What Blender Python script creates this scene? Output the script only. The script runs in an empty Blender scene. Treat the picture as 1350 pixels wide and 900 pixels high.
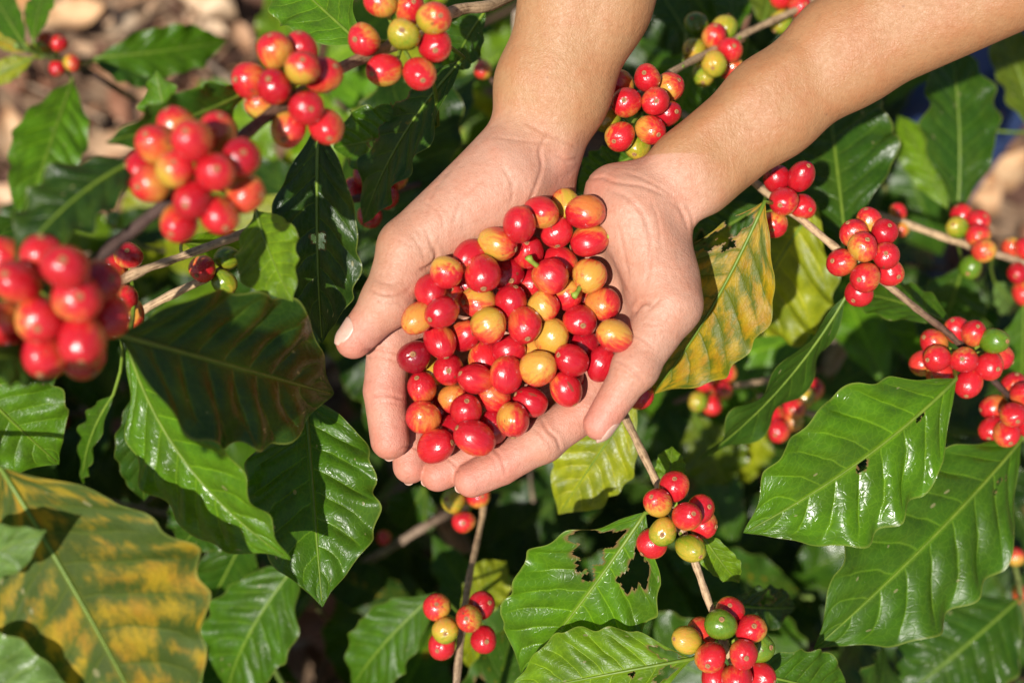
import bpy, math, random
import numpy as np
from mathutils import Vector, Matrix

random.seed(7)
rng = np.random.default_rng(7)
SC = bpy.context.scene
COL = SC.collection

# ------------------------------------------------------------------ camera, sky, sun, exposure
FOCUS = 0.73                       # metres from the lens to the cupped hands
C0 = np.array([0.0, 0.0, 0.94])    # the hands, about waist height
TILT = math.radians(25)            # off straight down
RX = np.array([1.0, 0.0, 0.0])
UY = np.array([0.0, math.cos(TILT), math.sin(TILT)])
BZ = np.array([0.0, -math.sin(TILT), math.cos(TILT)])
RM = np.stack([RX, UY, BZ], axis=1)
FPX = 1350 * 50 / 36.0

cam_d = bpy.data.cameras.new('camera')
cam = bpy.data.objects.new('camera', cam_d)
COL.objects.link(cam)
cam_d.lens = 50
cam_d.sensor_width = 36
cam_d.clip_start = 0.02
cam_d.clip_end = 400
cam_d.dof.use_dof = True
cam_d.dof.focus_distance = 0.742
cam_d.dof.aperture_fstop = 4.5
cam_d.dof.aperture_blades = 0
cp = C0 + BZ * FOCUS
cam.matrix_world = Matrix(((RM[0, 0], RM[0, 1], RM[0, 2], cp[0]), (RM[1, 0], RM[1, 1], RM[1, 2], cp[1]),
                           (RM[2, 0], RM[2, 1], RM[2, 2], cp[2]), (0, 0, 0, 1)))
SC.camera = cam

SUN_LOCAL = np.array([-0.27, -0.12, 0.95])
SUN_LOCAL /= np.linalg.norm(SUN_LOCAL)
SUN = RM @ SUN_LOCAL
elev = math.asin(SUN[2])
azim = math.atan2(SUN[0], SUN[1])
w = bpy.data.worlds.new('World')
SC.world = w
w.use_nodes = True
nt = w.node_tree
bg = nt.nodes['Background']
sky = nt.nodes.new('ShaderNodeTexSky')
sky.sky_type = 'NISHITA'
sky.sun_disc = False
sky.sun_elevation = elev
sky.sun_rotation = azim
nt.links.new(sky.outputs[0], bg.inputs[0])
bg.inputs[1].default_value = 0.065
sun_d = bpy.data.lights.new('sun', 'SUN')
sun_d.energy = 5.0
sun_d.angle = math.radians(0.6)
sun_d.color = (1.0, 0.95, 0.88)
sun = bpy.data.objects.new('sun', sun_d)
COL.objects.link(sun)
sun.rotation_euler = Vector(SUN).to_track_quat('Z', 'Y').to_euler()
SC.view_settings.view_transform = 'Standard'
SC.view_settings.look = 'None'
SC.view_settings.exposure = 0.40
SC.view_settings.gamma = 1.0
SC.view_settings.use_curve_mapping = False
SC.render.engine = 'CYCLES'
SC.cycles.use_denoising = True
SC.cycles.max_bounces = 8
SC.cycles.transmission_bounces = 4
SC.cycles.diffuse_bounces = 4

# ------------------------------------------------------------------ helpers
def loc(px, py, d):
    """point seen at a photo pixel, d metres from the lens plane, in hand-centred axes (metres)"""
    return np.array([(px - 675) / FPX * d, (450 - py) / FPX * d, FOCUS - d])

def wld(p):
    return C0 + np.asarray(p) @ RM.T

def at(px, py, d):
    return wld(loc(px, py, d))

def unit(v):
    v = np.asarray(v, float)
    n = np.linalg.norm(v)
    return v / n if n > 1e-12 else v

def mesh(name, verts, faces, mat=None, parent=None, origin=None, smooth=True, attrs=None, uv=None):
    me = bpy.data.meshes.new(name)
    v = np.asarray(verts, float)
    if origin is not None:
        v = v - np.asarray(origin)
    me.from_pydata(v.tolist(), [], [list(map(int, f)) for f in faces])
    if smooth:
        me.polygons.foreach_set('use_smooth', np.ones(len(me.polygons), bool))
    for k, val in (attrs or {}).items():
        val = np.asarray(val, float)
        if val.ndim == 1:
            a = me.attributes.new(k, 'FLOAT', 'POINT')
            a.data.foreach_set('value', val)
        else:
            a = me.attributes.new(k, 'FLOAT_COLOR', 'POINT')
            c = np.ones((len(val), 4))
            c[:, :3] = val[:, :3]
            a.data.foreach_set('color', c.ravel())
    if uv is not None:
        l = me.uv_layers.new(name='UVMap')
        li = np.zeros(len(me.loops), int)
        me.loops.foreach_get('vertex_index', li)
        l.data.foreach_set('uv', np.asarray(uv)[li].ravel())
    me.update()
    if mat:
        me.materials.append(mat)
    o = bpy.data.objects.new(name, me)
    COL.objects.link(o)
    if parent is not None:
        o.parent = parent
    elif origin is not None:
        o.location = origin
    return o

def thing(name, label, cat, origin, group=None):
    o = bpy.data.objects.new(name, None)
    o.empty_display_size = 0.02
    COL.objects.link(o)
    o.location = origin
    tag(o, label, cat, group)
    return o

def tag(o, label, cat, group=None, kind=None):
    if label:
        o['label'] = label
    if cat:
        o['category'] = cat
    if group:
        o['group'] = group
    if kind:
        o['kind'] = kind

def catmull(pts, n):
    P = np.asarray(pts, float)
    if len(P) == 2:
        t = np.linspace(0, 1, n)[:, None]
        return P[0] * (1 - t) + P[1] * t
    E = np.vstack([2 * P[0] - P[1], P, 2 * P[-1] - P[-2]])
    out = []
    ts = np.linspace(0, len(P) - 1 - 1e-9, n)
    for t in ts:
        i = int(t)
        f = t - i
        a, b, c, d = E[i], E[i + 1], E[i + 2], E[i + 3]
        out.append(0.5 * (2 * b + (c - a) * f + (2 * a - 5 * b + 4 * c - d) * f * f + (3 * b - a - 3 * c + d) * f ** 3))
    return np.array(out)

def tube(pts, radii, sides=8, jitter=0.0):
    """swept closed tube -> verts, faces"""
    P = np.asarray(pts, float)
    n = len(P)
    R = np.broadcast_to(np.asarray(radii, float), (n,))
    T = np.gradient(P, axis=0)
    T /= np.linalg.norm(T, axis=1)[:, None] + 1e-12
    ref = np.array([0.13, 0.21, 0.97])
    if abs(T[0] @ ref) > 0.95:
        ref = np.array([1.0, 0, 0])
    N = unit(ref - T[0] * (ref @ T[0]))
    V = []
    for i in range(n):
        N = unit(N - T[i] * (N @ T[i]))
        B = np.cross(T[i], N)
        for s in range(sides):
            a = 2 * math.pi * s / sides
            r = R[i] * (1 + (random.uniform(-jitter, jitter) if jitter else 0))
            V.append(P[i] + r * (math.cos(a) * N + math.sin(a) * B))
    F = []
    for i in range(n - 1):
        for s in range(sides):
            s2 = (s + 1) % sides
            F.append((i * sides + s, i * sides + s2, (i + 1) * sides + s2, (i + 1) * sides + s))
    V.append(P[0] - T[0] * R[0] * 0.3)
    V.append(P[-1] + T[-1] * R[-1] * 0.3)
    for s in range(sides):
        s2 = (s + 1) % sides
        F.append((n * sides, s2, s))
        F.append((n * sides + 1, (n - 1) * sides + s, (n - 1) * sides + s2))
    return np.array(V), F

# ------------------------------------------------------------------ materials
class NT:
    def __init__(self, name):
        self.m = bpy.data.materials.new(name)
        self.m.use_nodes = True
        self.t = self.m.node_tree
        self.t.nodes.clear()
        self.out = self.t.nodes.new('ShaderNodeOutputMaterial')
    def n(self, kind, **kw):
        nd = self.t.nodes.new('ShaderNode' + kind)
        for k, v in kw.items():
            setattr(nd, k, v)
        return nd
    def l(self, a, b):
        self.t.links.new(a, b)
    def val(self, sock, v):
        if hasattr(v, 'is_output') or isinstance(v, bpy.types.NodeSocket):
            self.l(v, sock)
        else:
            sock.default_value = v
    def math(self, op, a, b=None, c=None, clamp=False):
        nd = self.n('Math', operation=op)
        nd.use_clamp = clamp
        self.val(nd.inputs[0], a)
        if b is not None:
            self.val(nd.inputs[1], b)
        if c is not None:
            self.val(nd.inputs[2], c)
        return nd.outputs[0]
    def mix(self, f, a, b, blend='MIX'):
        nd = self.n('Mix', data_type='RGBA', blend_type=blend)
        nd.clamp_factor = True
        self.val(nd.inputs[0], f)
        for s, v in ((nd.inputs[6], a), (nd.inputs[7], b)):
            if isinstance(v, tuple) and len(v) == 3:
                v = (*v, 1)
            self.val(s, v)
        return nd.outputs[2]
    def remap(self, x, a, b, c=0.0, d=1.0, smooth=True):
        nd = self.n('MapRange')
        nd.interpolation_type = 'SMOOTHSTEP' if smooth else 'LINEAR'
        self.val(nd.inputs[0], x)
        for i, v in enumerate((a, b, c, d)):
            nd.inputs[i + 1].default_value = v
        return nd.outputs[0]
    def noise(self, vec, scale, detail=3, rough=0.55):
        nd = self.n('TexNoise')
        if vec is not None:
            self.l(vec, nd.inputs['Vector'])
        nd.inputs['Scale'].default_value = scale
        nd.inputs['Detail'].default_value = detail
        nd.inputs['Roughness'].default_value = rough
        return nd.outputs[0]
    def ramp(self, f, stops):
        nd = self.n('ValToRGB')
        cr = nd.color_ramp
        while len(cr.elements) < len(stops):
            cr.elements.new(0.5)
        for e, (p, c) in zip(cr.elements, stops):
            e.position = p
            e.color = (*c, 1)
        self.val(nd.inputs[0], f)
        return nd.outputs[0]
    def bump(self, h, strength, dist, prev=None):
        nd = self.n('Bump')
        nd.inputs['Strength'].default_value = strength
        nd.inputs['Distance'].default_value = dist
        self.l(h, nd.inputs['Height'])
        if prev is not None:
            self.l(prev, nd.inputs['Normal'])
        return nd.outputs[0]

def mat_leaf():
    k = NT('coffee leaf')
    oi = k.n('ObjectInfo')
    uv = k.n('TexCoord')
    sep = k.n('SeparateXYZ')
    k.l(uv.outputs['UV'], sep.inputs[0])
    u = sep.outputs[0]
    v = k.math('MULTIPLY_ADD', sep.outputs[1], 2.0, -1.0)
    a = k.math('ABSOLUTE', v)
    rnd = oi.outputs['Random']
    off = k.n('Combine' + 'XYZ')
    k.l(k.math('MULTIPLY', rnd, 37.0), off.inputs[0])
    k.l(k.math('MULTIPLY', rnd, 11.0), off.inputs[1])
    add = k.n('VectorMath', operation='ADD')
    k.l(uv.outputs['UV'], add.inputs[0])
    k.l(off.outputs[0], add.inputs[1])
    uvr = add.outputs[0]
    # lateral veins
    p = k.math('MULTIPLY', k.math('SUBTRACT', u, k.math('MULTIPLY', k.math('POWER', a, 1.25), 0.15)), 9.0)
    side = k.math('MULTIPLY', k.math('GREATER_THAN', v, 0.0), 0.4)
    p = k.math('ADD', p, side)
    p = k.math('ADD', p, k.math('MULTIPLY', k.math('SUBTRACT', k.noise(uvr, 5, 2), 0.5), 0.35))
    pp = k.math('PINGPONG', p, 0.5)
    vein = k.remap(pp, 0.0, 0.07, 1.0, 0.0)
    vein = k.math('MULTIPLY', vein, k.remap(a, 0.6, 0.97, 1.0, 0.0))
    rib = k.remap(a, 0.012, 0.06, 1.0, 0.0)
    vein_all = k.math('MAXIMUM', k.math('MULTIPLY', vein, 0.75), rib)
    # fine net of small veins
    vmap = k.n('Mapping')
    vmap.inputs['Scale'].default_value = (34, 22, 1)
    k.l(uv.outputs['UV'], vmap.inputs[0])
    vo = k.n('TexVoronoi', feature='DISTANCE_TO_EDGE')
    vo.inputs['Scale'].default_value = 1.0
    k.l(vmap.outputs[0], vo.inputs['Vector'])
    net = k.remap(vo.outputs[0], 0.0, 0.12, 1.0, 0.0)
    base = oi.outputs['Color']
    # colour patches, yellowing, flecks
    n1 = k.noise(uvr, 3.2, 4)
    c = k.mix(k.remap(n1, 0.35, 0.7), base, k.mix(0.6, base, (0.05, 0.10, 0.008)))
    hsv = k.n('HueSaturation')
    hsv.inputs['Saturation'].default_value = 1.0
    k.l(k.math('MULTIPLY_ADD', k.noise(uvr, 9, 5), 0.9, 0.55), hsv.inputs['Value'])
    k.l(c, hsv.inputs['Color'])
    c = hsv.outputs[0]
    yel = oi.outputs['Alpha']
    ny = k.math('ADD', k.math('MULTIPLY', k.noise(uvr, 3.4, 4, 0.6), 0.70), k.math('MULTIPLY', k.noise(uvr, 13, 6, 0.7), 0.55))
    between = k.math('MULTIPLY', pp, 0.26)
    ymask = k.math('ADD', k.math('ADD', ny, between), k.math('MULTIPLY', yel, 0.9))
    ymask = k.remap(ymask, 1.04, 1.24)
    ymask = k.math('MULTIPLY', ymask, k.math('GREATER_THAN', yel, 0.01))
    ycol = k.mix(k.remap(k.noise(uvr, 7, 4), 0.4, 0.65), (0.42, 0.275, 0.006), (0.38, 0.20, 0.006))
    c = k.mix(ymask, c, ycol)
    vc = k.mix(1.0, k.mix(1.0, c, (2.3, 1.9, 1.8), 'MULTIPLY'), (0.022, 0.026, 0.003), 'ADD')
    vc = k.mix(k.math('GREATER_THAN', yel, 0.4), vc, (0.10, 0.13, 0.006))
    c = k.mix(k.math('MULTIPLY', vein_all, 0.8), c, vc)
    c = k.mix(k.math('MULTIPLY', net, 0.16), c, vc)
    sp = k.n('TexVoronoi')
    sp.inputs['Scale'].default_value = 15.0
    sp.inputs['Randomness'].default_value = 1.0
    k.l(uvr, sp.inputs['Vector'])
    sepc = k.n('SeparateColor')
    k.l(sp.outputs['Color'], sepc.inputs[0])
    fleck = k.math('MULTIPLY', k.math('LESS_THAN', sp.outputs['Distance'], k.math('MULTIPLY', sepc.outputs[1], 0.22)), k.math('GREATER_THAN', sepc.outputs[0], 0.80))
    c = k.mix(k.math('MULTIPLY', fleck, 0.8), c, (0.28, 0.26, 0.12))
    # brown dry rim of eaten holes and a thin paler margin
    dm = k.math('ADD', k.noise(uvr, 5.5, 5, 0.7), k.math('MULTIPLY', a, 0.22))
    c = k.mix(k.math('MULTIPLY', k.remap(dm, 0.93, 0.98), 0.5), c, (0.16, 0.10, 0.035))
    at_ = k.n('Attribute', attribute_name='rim')
    c = k.mix(at_.outputs['Fac'], c, (0.22, 0.12, 0.05))
    c = k.mix(k.math('MULTIPLY', k.remap(a, 0.955, 1.0), 0.55), c, (0.24, 0.28, 0.05))
    geo = k.n('NewGeometry')
    back = geo.outputs['Backfacing']
    c = k.mix(k.math('MULTIPLY', back, 0.06), c, (0.13, 0.20, 0.055))
    h = k.math('ADD', k.math('MULTIPLY', vein_all, -0.6), k.math('MULTIPLY', net, -0.14))
    h = k.math('ADD', h, k.math('MULTIPLY', k.noise(uvr, 30, 3), 0.35))
    bp = k.bump(h, 0.55, 0.0009)
    pr = k.n('BsdfPrincipled')
    k.l(c, pr.inputs['Base Color'])
    rough = k.math('MULTIPLY_ADD', k.noise(uvr, 6, 4), 0.30, 0.17)
    rough = k.math('ADD', rough, k.math('MULTIPLY', back, 0.25))
    rough = k.math('ADD', rough, k.math('MULTIPLY_ADD', rnd, 0.16, -0.10))
    rough = k.math('ADD', rough, k.math('MULTIPLY', yel, 0.45))
    k.l(rough, pr.inputs['Roughness'])
    pr.inputs['Specular IOR Level'].default_value = 0.34
    k.l(bp, pr.inputs['Normal'])
    tr = k.n('BsdfTranslucent')
    tc = k.mix(1.0, c, (1.5, 1.7, 0.5), 'MULTIPLY')
    k.l(tc, tr.inputs['Color'])
    k.l(bp, tr.inputs['Normal'])
    ms = k.n('MixShader')
    ms.inputs[0].default_value = 0.36
    k.l(pr.outputs[0], ms.inputs[1])
    k.l(tr.outputs[0], ms.inputs[2])
    k.l(ms.outputs[0], k.out.inputs[0])
    return k.m

def mat_cherry():
    """object colour: red = ripeness, green = strength of the colour change, blue = turn of the paler cheek"""
    k = NT('coffee cherry skin')
    oi = k.n('ObjectInfo')
    tc = k.n('TexCoord')
    sc = k.n('SeparateColor')
    k.l(oi.outputs['Color'], sc.inputs[0])
    ripe, amt, ph = sc.outputs
    v = k.n('VectorMath', operation='SCALE')
    k.l(tc.outputs['Object'], v.inputs[0])
    v.inputs['Scale'].default_value = 125.0       # ~1 at the skin
    s = k.n('SeparateXYZ')
    k.l(v.outputs[0], s.inputs[0])
    ang = k.math('MULTIPLY', ph, 6.2832)
    cheek = k.math('ADD', k.math('MULTIPLY', s.outputs[0], k.math('COSINE', ang)), k.math('MULTIPLY', s.outputs[1], k.math('SINE', ang)))
    grad = k.math('ADD', k.math('MULTIPLY', cheek, 0.75), k.math('MULTIPLY', s.outputs[2], 0.45))
    mp = k.n('Mapping')
    mp.inputs['Scale'].default_value = (1.0, 1.0, 0.22)
    k.l(v.outputs[0], mp.inputs[0])
    ofs = k.n('VectorMath', operation='ADD')
    k.l(mp.outputs[0], ofs.inputs[0])
    cx = k.n('CombineXYZ')
    k.l(k.math('MULTIPLY', oi.outputs['Random'], 50.0), cx.inputs[0])
    k.l(cx.outputs[0], ofs.inputs[1])
    st = k.remap(k.noise(ofs.outputs[0], 4.2, 7, 0.68), 0.30, 0.70, 0.0, 1.0, False)
    bl = k.noise(ofs.outputs[0], 1.2, 2)
    t = k.math('ADD', ripe, k.math('MULTIPLY', grad, amt))
    t = k.math('ADD', t, k.math('MULTIPLY', k.math('SUBTRACT', st, 0.5), k.math('MULTIPLY_ADD', amt, 0.75, 0.05)))
    t = k.math('ADD', t, k.math('MULTIPLY', k.math('SUBTRACT', bl, 0.5), k.math('MULTIPLY_ADD', amt, 0.9, 0.10)))
    t = k.math('MINIMUM', t, k.math('ADD', k.math('MULTIPLY', ripe, 0.55), 0.41))
    t = k.math('MAXIMUM', t, k.math('SUBTRACT', ripe, 0.19))
    c = k.ramp(t, [(0.0, (0.085, 0.17, 0.008)), (0.14, (0.19, 0.25, 0.012)), (0.30, (0.42, 0.31, 0.028)), (0.46, (0.56, 0.27, 0.045)),
                   (0.59, (0.55, 0.10, 0.028)), (0.70, (0.55, 0.017, 0.022)), (0.88, (0.38, 0.006, 0.014)), (1.0, (0.12, 0.004, 0.010))])
    sp = k.n('TexVoronoi')
    sp.inputs['Scale'].default_value = 4.5
    k.l(v.outputs[0], sp.inputs['Vector'])
    c = k.mix(k.math('MULTIPLY', k.remap(sp.outputs['Distance'], 0.05, 0.13, 1, 0), 0.25), c, (0.62, 0.42, 0.22))
    sp2 = k.n('TexVoronoi')
    sp2.inputs['Scale'].default_value = 2.3
    k.l(ofs.outputs[0], sp2.inputs['Vector'])
    sc2 = k.n('SeparateColor')
    k.l(sp2.outputs['Color'], sc2.inputs[0])
    blem = k.math('MULTIPLY', k.math('LESS_THAN', sp2.outputs['Distance'], k.math('MULTIPLY', sc2.outputs[1], 0.22)), k.math('GREATER_THAN', sc2.outputs[0], 0.80))
    scuff = k.remap(k.noise(ofs.outputs[0], 2.4, 7, 0.75), 0.66, 0.74)
    c = k.mix(k.math('MULTIPLY', k.math('MAXIMUM', blem, k.math('MULTIPLY', scuff, 0.5)), 0.7), c, (0.16, 0.06, 0.025))
    pr = k.n('BsdfPrincipled')
    k.l(c, pr.inputs['Base Color'])
    k.l(k.math('MULTIPLY_ADD', k.noise(ofs.outputs[0], 3, 5), 0.46, 0.02), pr.inputs['Roughness'])
    pr.inputs['Specular IOR Level'].default_value = 0.55
    pr.inputs['Subsurface Weight'].default_value = 0.22
    pr.inputs['Subsurface Radius'].default_value = (1.0, 0.25, 0.1)
    pr.inputs['Subsurface Scale'].default_value = 0.0025
    pr.inputs['Coat Weight'].default_value = 0.22
    pr.inputs['Coat Roughness'].default_value = 0.10
    k.l(k.bump(k.noise(ofs.outputs[0], 3.2, 5), 0.5, 0.0011), pr.inputs['Normal'])
    k.l(pr.outputs[0], k.out.inputs[0])
    return k.m

def mat_simple(name, c1, c2, scale=120.0, rough=0.6, bump=0.4, dist=0.0006, stretch=None, spec=0.4, sss=0.0):
    k = NT(name)
    tc = k.n('TexCoord')
    src = tc.outputs['Object']
    if stretch:
        mp = k.n('Mapping')
        mp.inputs['Scale'].default_value = stretch
        k.l(src, mp.inputs[0])
        src = mp.outputs[0]
    n = k.noise(src, scale, 6, 0.62)
    c = k.mix(k.remap(n, 0.3, 0.7), c1, c2)
    pr = k.n('BsdfPrincipled')
    k.l(c, pr.inputs['Base Color'])
    pr.inputs['Roughness'].default_value = rough
    pr.inputs['Specular IOR Level'].default_value = spec
    if sss:
        pr.inputs['Subsurface Weight'].default_value = sss
        pr.inputs['Subsurface Scale'].default_value = 0.002
    k.l(k.bump(n, bump, dist), pr.inputs['Normal'])
    k.l(pr.outputs[0], k.out.inputs[0])
    return k.m

def mat_bark():
    k = NT('twig bark')
    at_ = k.n('Attribute', attribute_name='col')
    tc = k.n('TexCoord')
    uvm = k.n('Mapping')
    uvm.inputs['Scale'].default_value = (14, 5, 1)
    k.l(tc.outputs['UV'], uvm.inputs[0])
    n = k.noise(uvm.outputs[0], 1.0, 6, 0.65)
    n2 = k.noise(tc.outputs['Object'], 260, 5, 0.6)
    f = k.math('ADD', k.math('MULTIPLY', n, 0.6), k.math('MULTIPLY', n2, 0.4))
    dark = k.mix(1.0, at_.outputs['Color'], (0.32, 0.27, 0.22), 'MULTIPLY')
    c = k.mix(k.remap(f, 0.36, 0.56), dark, at_.outputs['Color'])
    pr = k.n('BsdfPrincipled')
    k.l(c, pr.inputs['Base Color'])
    pr.inputs['Roughness'].default_value = 0.75
    k.l(k.bump(f, 0.8, 0.0012), pr.inputs['Normal'])
    k.l(pr.outputs[0], k.out.inputs[0])
    return k.m

def mat_skin():
    k = NT('skin')
    at_ = k.n('Attribute', attribute_name='tint')
    tc = k.n('TexCoord')
    o = tc.outputs['Object']
    n1 = k.noise(o, 70, 6, 0.62)
    n2 = k.noise(o, 420, 4, 0.6)
    c = k.mix(k.math('MULTIPLY', k.remap(n1, 0.35, 0.7), 0.5), at_.outputs['Color'], k.mix(1.0, at_.outputs['Color'], (0.98, 0.72, 0.62), 'MULTIPLY'))
    c = k.mix(k.math('MULTIPLY', k.remap(n2, 0.45, 0.72), 0.36), c, k.mix(1.0, c, (0.74, 0.62, 0.52), 'MULTIPLY'))
    sp = k.n('TexVoronoi')
    sp.inputs['Scale'].default_value = 75
    k.l(o, sp.inputs['Vector'])
    sepc = k.n('SeparateColor')
    k.l(sp.outputs['Color'], sepc.inputs[0])
    mole = k.math('MULTIPLY', k.remap(sp.outputs['Distance'], 0.035, 0.07, 1, 0), k.math('GREATER_THAN', sepc.outputs[1], 0.78))
    c = k.mix(k.math('MULTIPLY', mole, 0.55), c, (0.20, 0.09, 0.05))
    pr = k.n('BsdfPrincipled')
    k.l(c, pr.inputs['Base Color'])
    k.l(k.math('MULTIPLY_ADD', n2, 0.28, 0.36), pr.inputs['Roughness'])
    pr.inputs['Specular IOR Level'].default_value = 0.42
    pr.inputs['Subsurface Weight'].default_value = 0.08
    pr.inputs['Subsurface Radius'].default_value = (1.0, 0.38, 0.2)
    pr.inputs['Subsurface Scale'].default_value = 0.004
    vo = k.n('TexVoronoi', feature='DISTANCE_TO_EDGE')
    vo.inputs['Scale'].default_value = 820
    wob = k.n('VectorMath', operation='ADD')
    nz = k.n('TexNoise')
    nz.inputs['Scale'].default_value = 300
    k.l(o, nz.inputs['Vector'])
    scl = k.n('VectorMath', operation='SCALE')
    k.l(nz.outputs[1], scl.inputs[0])
    scl.inputs['Scale'].default_value = 0.0016
    k.l(o, wob.inputs[0])
    k.l(scl.outputs[0], wob.inputs[1])
    k.l(wob.outputs[0], vo.inputs['Vector'])
    cells = k.remap(vo.outputs[0], 0.0, 0.3)
    # long fine skin lines
    mp = k.n('Mapping')
    mp.inputs['Rotation'].default_value = (0.3, 0.2, 0.9)
    mp.inputs['Scale'].default_value = (1.0, 0.16, 0.4)
    k.l(wob.outputs[0], mp.inputs[0])
    ln = k.noise(mp.outputs[0], 620, 3, 0.6)
    h = k.math('ADD', k.math('MULTIPLY', cells, 0.45), k.math('MULTIPLY', ln, 0.9))
    b1 = k.bump(h, 0.42, 0.0005)
    b2 = k.bump(n1, 0.32, 0.004, b1)
    k.l(b2, pr.inputs['Normal'])
    k.l(pr.outputs[0], k.out.inputs[0])
    return k.m

M_LEAF = mat_leaf()
M_CHERRY = mat_cherry()
M_BARK = mat_bark()
M_SKIN = mat_skin()
M_STALK = mat_simple('green stalk', (0.28, 0.36, 0.04), (0.16, 0.24, 0.03), 200, 0.5, 0.3)
M_RIB = mat_simple('leaf midrib', (0.15, 0.22, 0.02), (0.10, 0.17, 0.015), 160, 0.45, 0.2)
M_SCAR = mat_simple('fruit scar ring', (0.42, 0.22, 0.085), (0.26, 0.11, 0.045), 900, 0.7, 0.5)
M_PIT = mat_simple('fruit scar centre', (0.12, 0.06, 0.03), (0.22, 0.11, 0.05), 900, 0.85, 0.5)
M_NAIL = mat_simple('fingernail', (0.52, 0.31, 0.23), (0.56, 0.36, 0.28), 300, 0.42, 0.08, spec=0.5, sss=0.1)
M_DENIM = mat_simple('blue denim', (0.02, 0.05, 0.16), (0.035, 0.08, 0.22), 900, 0.9, 0.5)
M_SHIRT = mat_simple('grey cotton', (0.30, 0.30, 0.31), (0.35, 0.35, 0.36), 700, 0.9, 0.4)
M_HAIR = mat_simple('black hair', (0.012, 0.010, 0.009), (0.03, 0.022, 0.018), 500, 0.5, 0.5, stretch=(1, 1, 0.1))
M_SHOE = mat_simple('black rubber boot', (0.02, 0.02, 0.02), (0.03, 0.03, 0.03), 200, 0.5, 0.2)
M_SOIL = None
M_DRY = None

def mat_soil():
    k = NT('soil')
    tc = k.n('TexCoord')
    o = tc.outputs['Object']
    n1 = k.noise(o, 9, 8, 0.65)
    n2 = k.noise(o, 70, 6, 0.65)
    c = k.mix(k.remap(n1, 0.35, 0.65), (0.16, 0.085, 0.045), (0.30, 0.19, 0.11))
    c = k.mix(k.math('MULTIPLY', k.remap(n2, 0.45, 0.7), 0.6), c, (0.40, 0.28, 0.18))
    pr = k.n('BsdfPrincipled')
    k.l(c, pr.inputs['Base Color'])
    pr.inputs['Roughness'].default_value = 0.95
    k.l(k.bump(n2, 0.9, 0.02), pr.inputs['Normal'])
    k.l(pr.outputs[0], k.out.inputs[0])
    return k.m

def mat_dry():
    k = NT('dry leaf')
    oi = k.n('ObjectInfo')
    tc = k.n('TexCoord')
    n = k.noise(tc.outputs['Object'], 30, 6, 0.6)
    at_ = k.n('Attribute', attribute_name='col')
    c = k.mix(k.remap(n, 0.35, 0.7), at_.outputs['Color'], k.mix(1.0, at_.outputs['Color'], (0.6, 0.48, 0.38), 'MULTIPLY'))
    pr = k.n('BsdfPrincipled')
    k.l(c, pr.inputs['Base Color'])
    pr.inputs['Roughness'].default_value = 0.7
    k.l(k.bump(n, 0.5, 0.004), pr.inputs['Normal'])
    k.l(pr.outputs[0], k.out.inputs[0])
    return k.m
M_SOIL = mat_soil()
M_DRY = mat_dry()

# ------------------------------------------------------------------ ground
def build_ground():
    n = 120
    xs = np.concatenate([[-120, -30, -8], np.linspace(-2.4, 2.4, n), [8, 30, 120]])
    ys = np.concatenate([[-120, -30, -8], np.linspace(-2.0, 2.8, n), [8, 30, 120]])
    X, Y = np.meshgrid(xs, ys, indexing='ij')
    Z = 0.012 * np.sin(X * 5.1 + 1.3 * np.sin(Y * 3)) + 0.010 * np.sin(Y * 7.3 + X * 2.2) + 0.006 * np.sin(X * 17 + Y * 13)
    Z -= 0.01
    V = np.stack([X, Y, Z], -1).reshape(-1, 3)
    m = len(ys)
    F = [(i * m + j, (i + 1) * m + j, (i + 1) * m + j + 1, i * m + j + 1) for i in range(len(xs) - 1) for j in range(m - 1)]
    o = mesh('ground', V, F, M_SOIL)
    tag(o, 'bare brown soil under the coffee bushes', None, kind='structure')
build_ground()

DRYCOLS = [(0.46, 0.26, 0.14), (0.36, 0.18, 0.085), (0.54, 0.36, 0.22), (0.28, 0.12, 0.06), (0.60, 0.45, 0.30), (0.20, 0.09, 0.05), (0.15, 0.07, 0.04)]

def dry_leaf_geo(L, W, curl, seed, nu=9, nv=6):
    r = random.Random(seed)
    us = np.linspace(0, 1, nu)
    vs = np.linspace(-1, 1, nv)
    U, Vv = np.meshgrid(us, vs, indexing='ij')
    wd = W / 2 * np.sin(np.pi * np.clip(U, 0.0, 1) ** 0.9) ** 0.8 + 0.001
    x = (U - 0.5) * L
    y = Vv * wd
    z = curl * L * (Vv ** 2 * 0.35 + (U - 0.5) ** 2 * 0.9) + 0.05 * L * np.sin(U * 9 + r.random() * 6) * Vv * r.choice([-1, 1])
    V = np.stack([x, y, z], -1).reshape(-1, 3)
    F = [(i * nv + j, (i + 1) * nv + j, (i + 1) * nv + j + 1, i * nv + j + 1) for i in range(nu - 1) for j in range(nv - 1)]
    return V, F

def rot_mat(rz, rx, ry):
    return np.array(Matrix.Rotation(rz, 3, 'Z') @ Matrix.Rotation(rx, 3, 'X') @ Matrix.Rotation(ry, 3, 'Y'))

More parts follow.
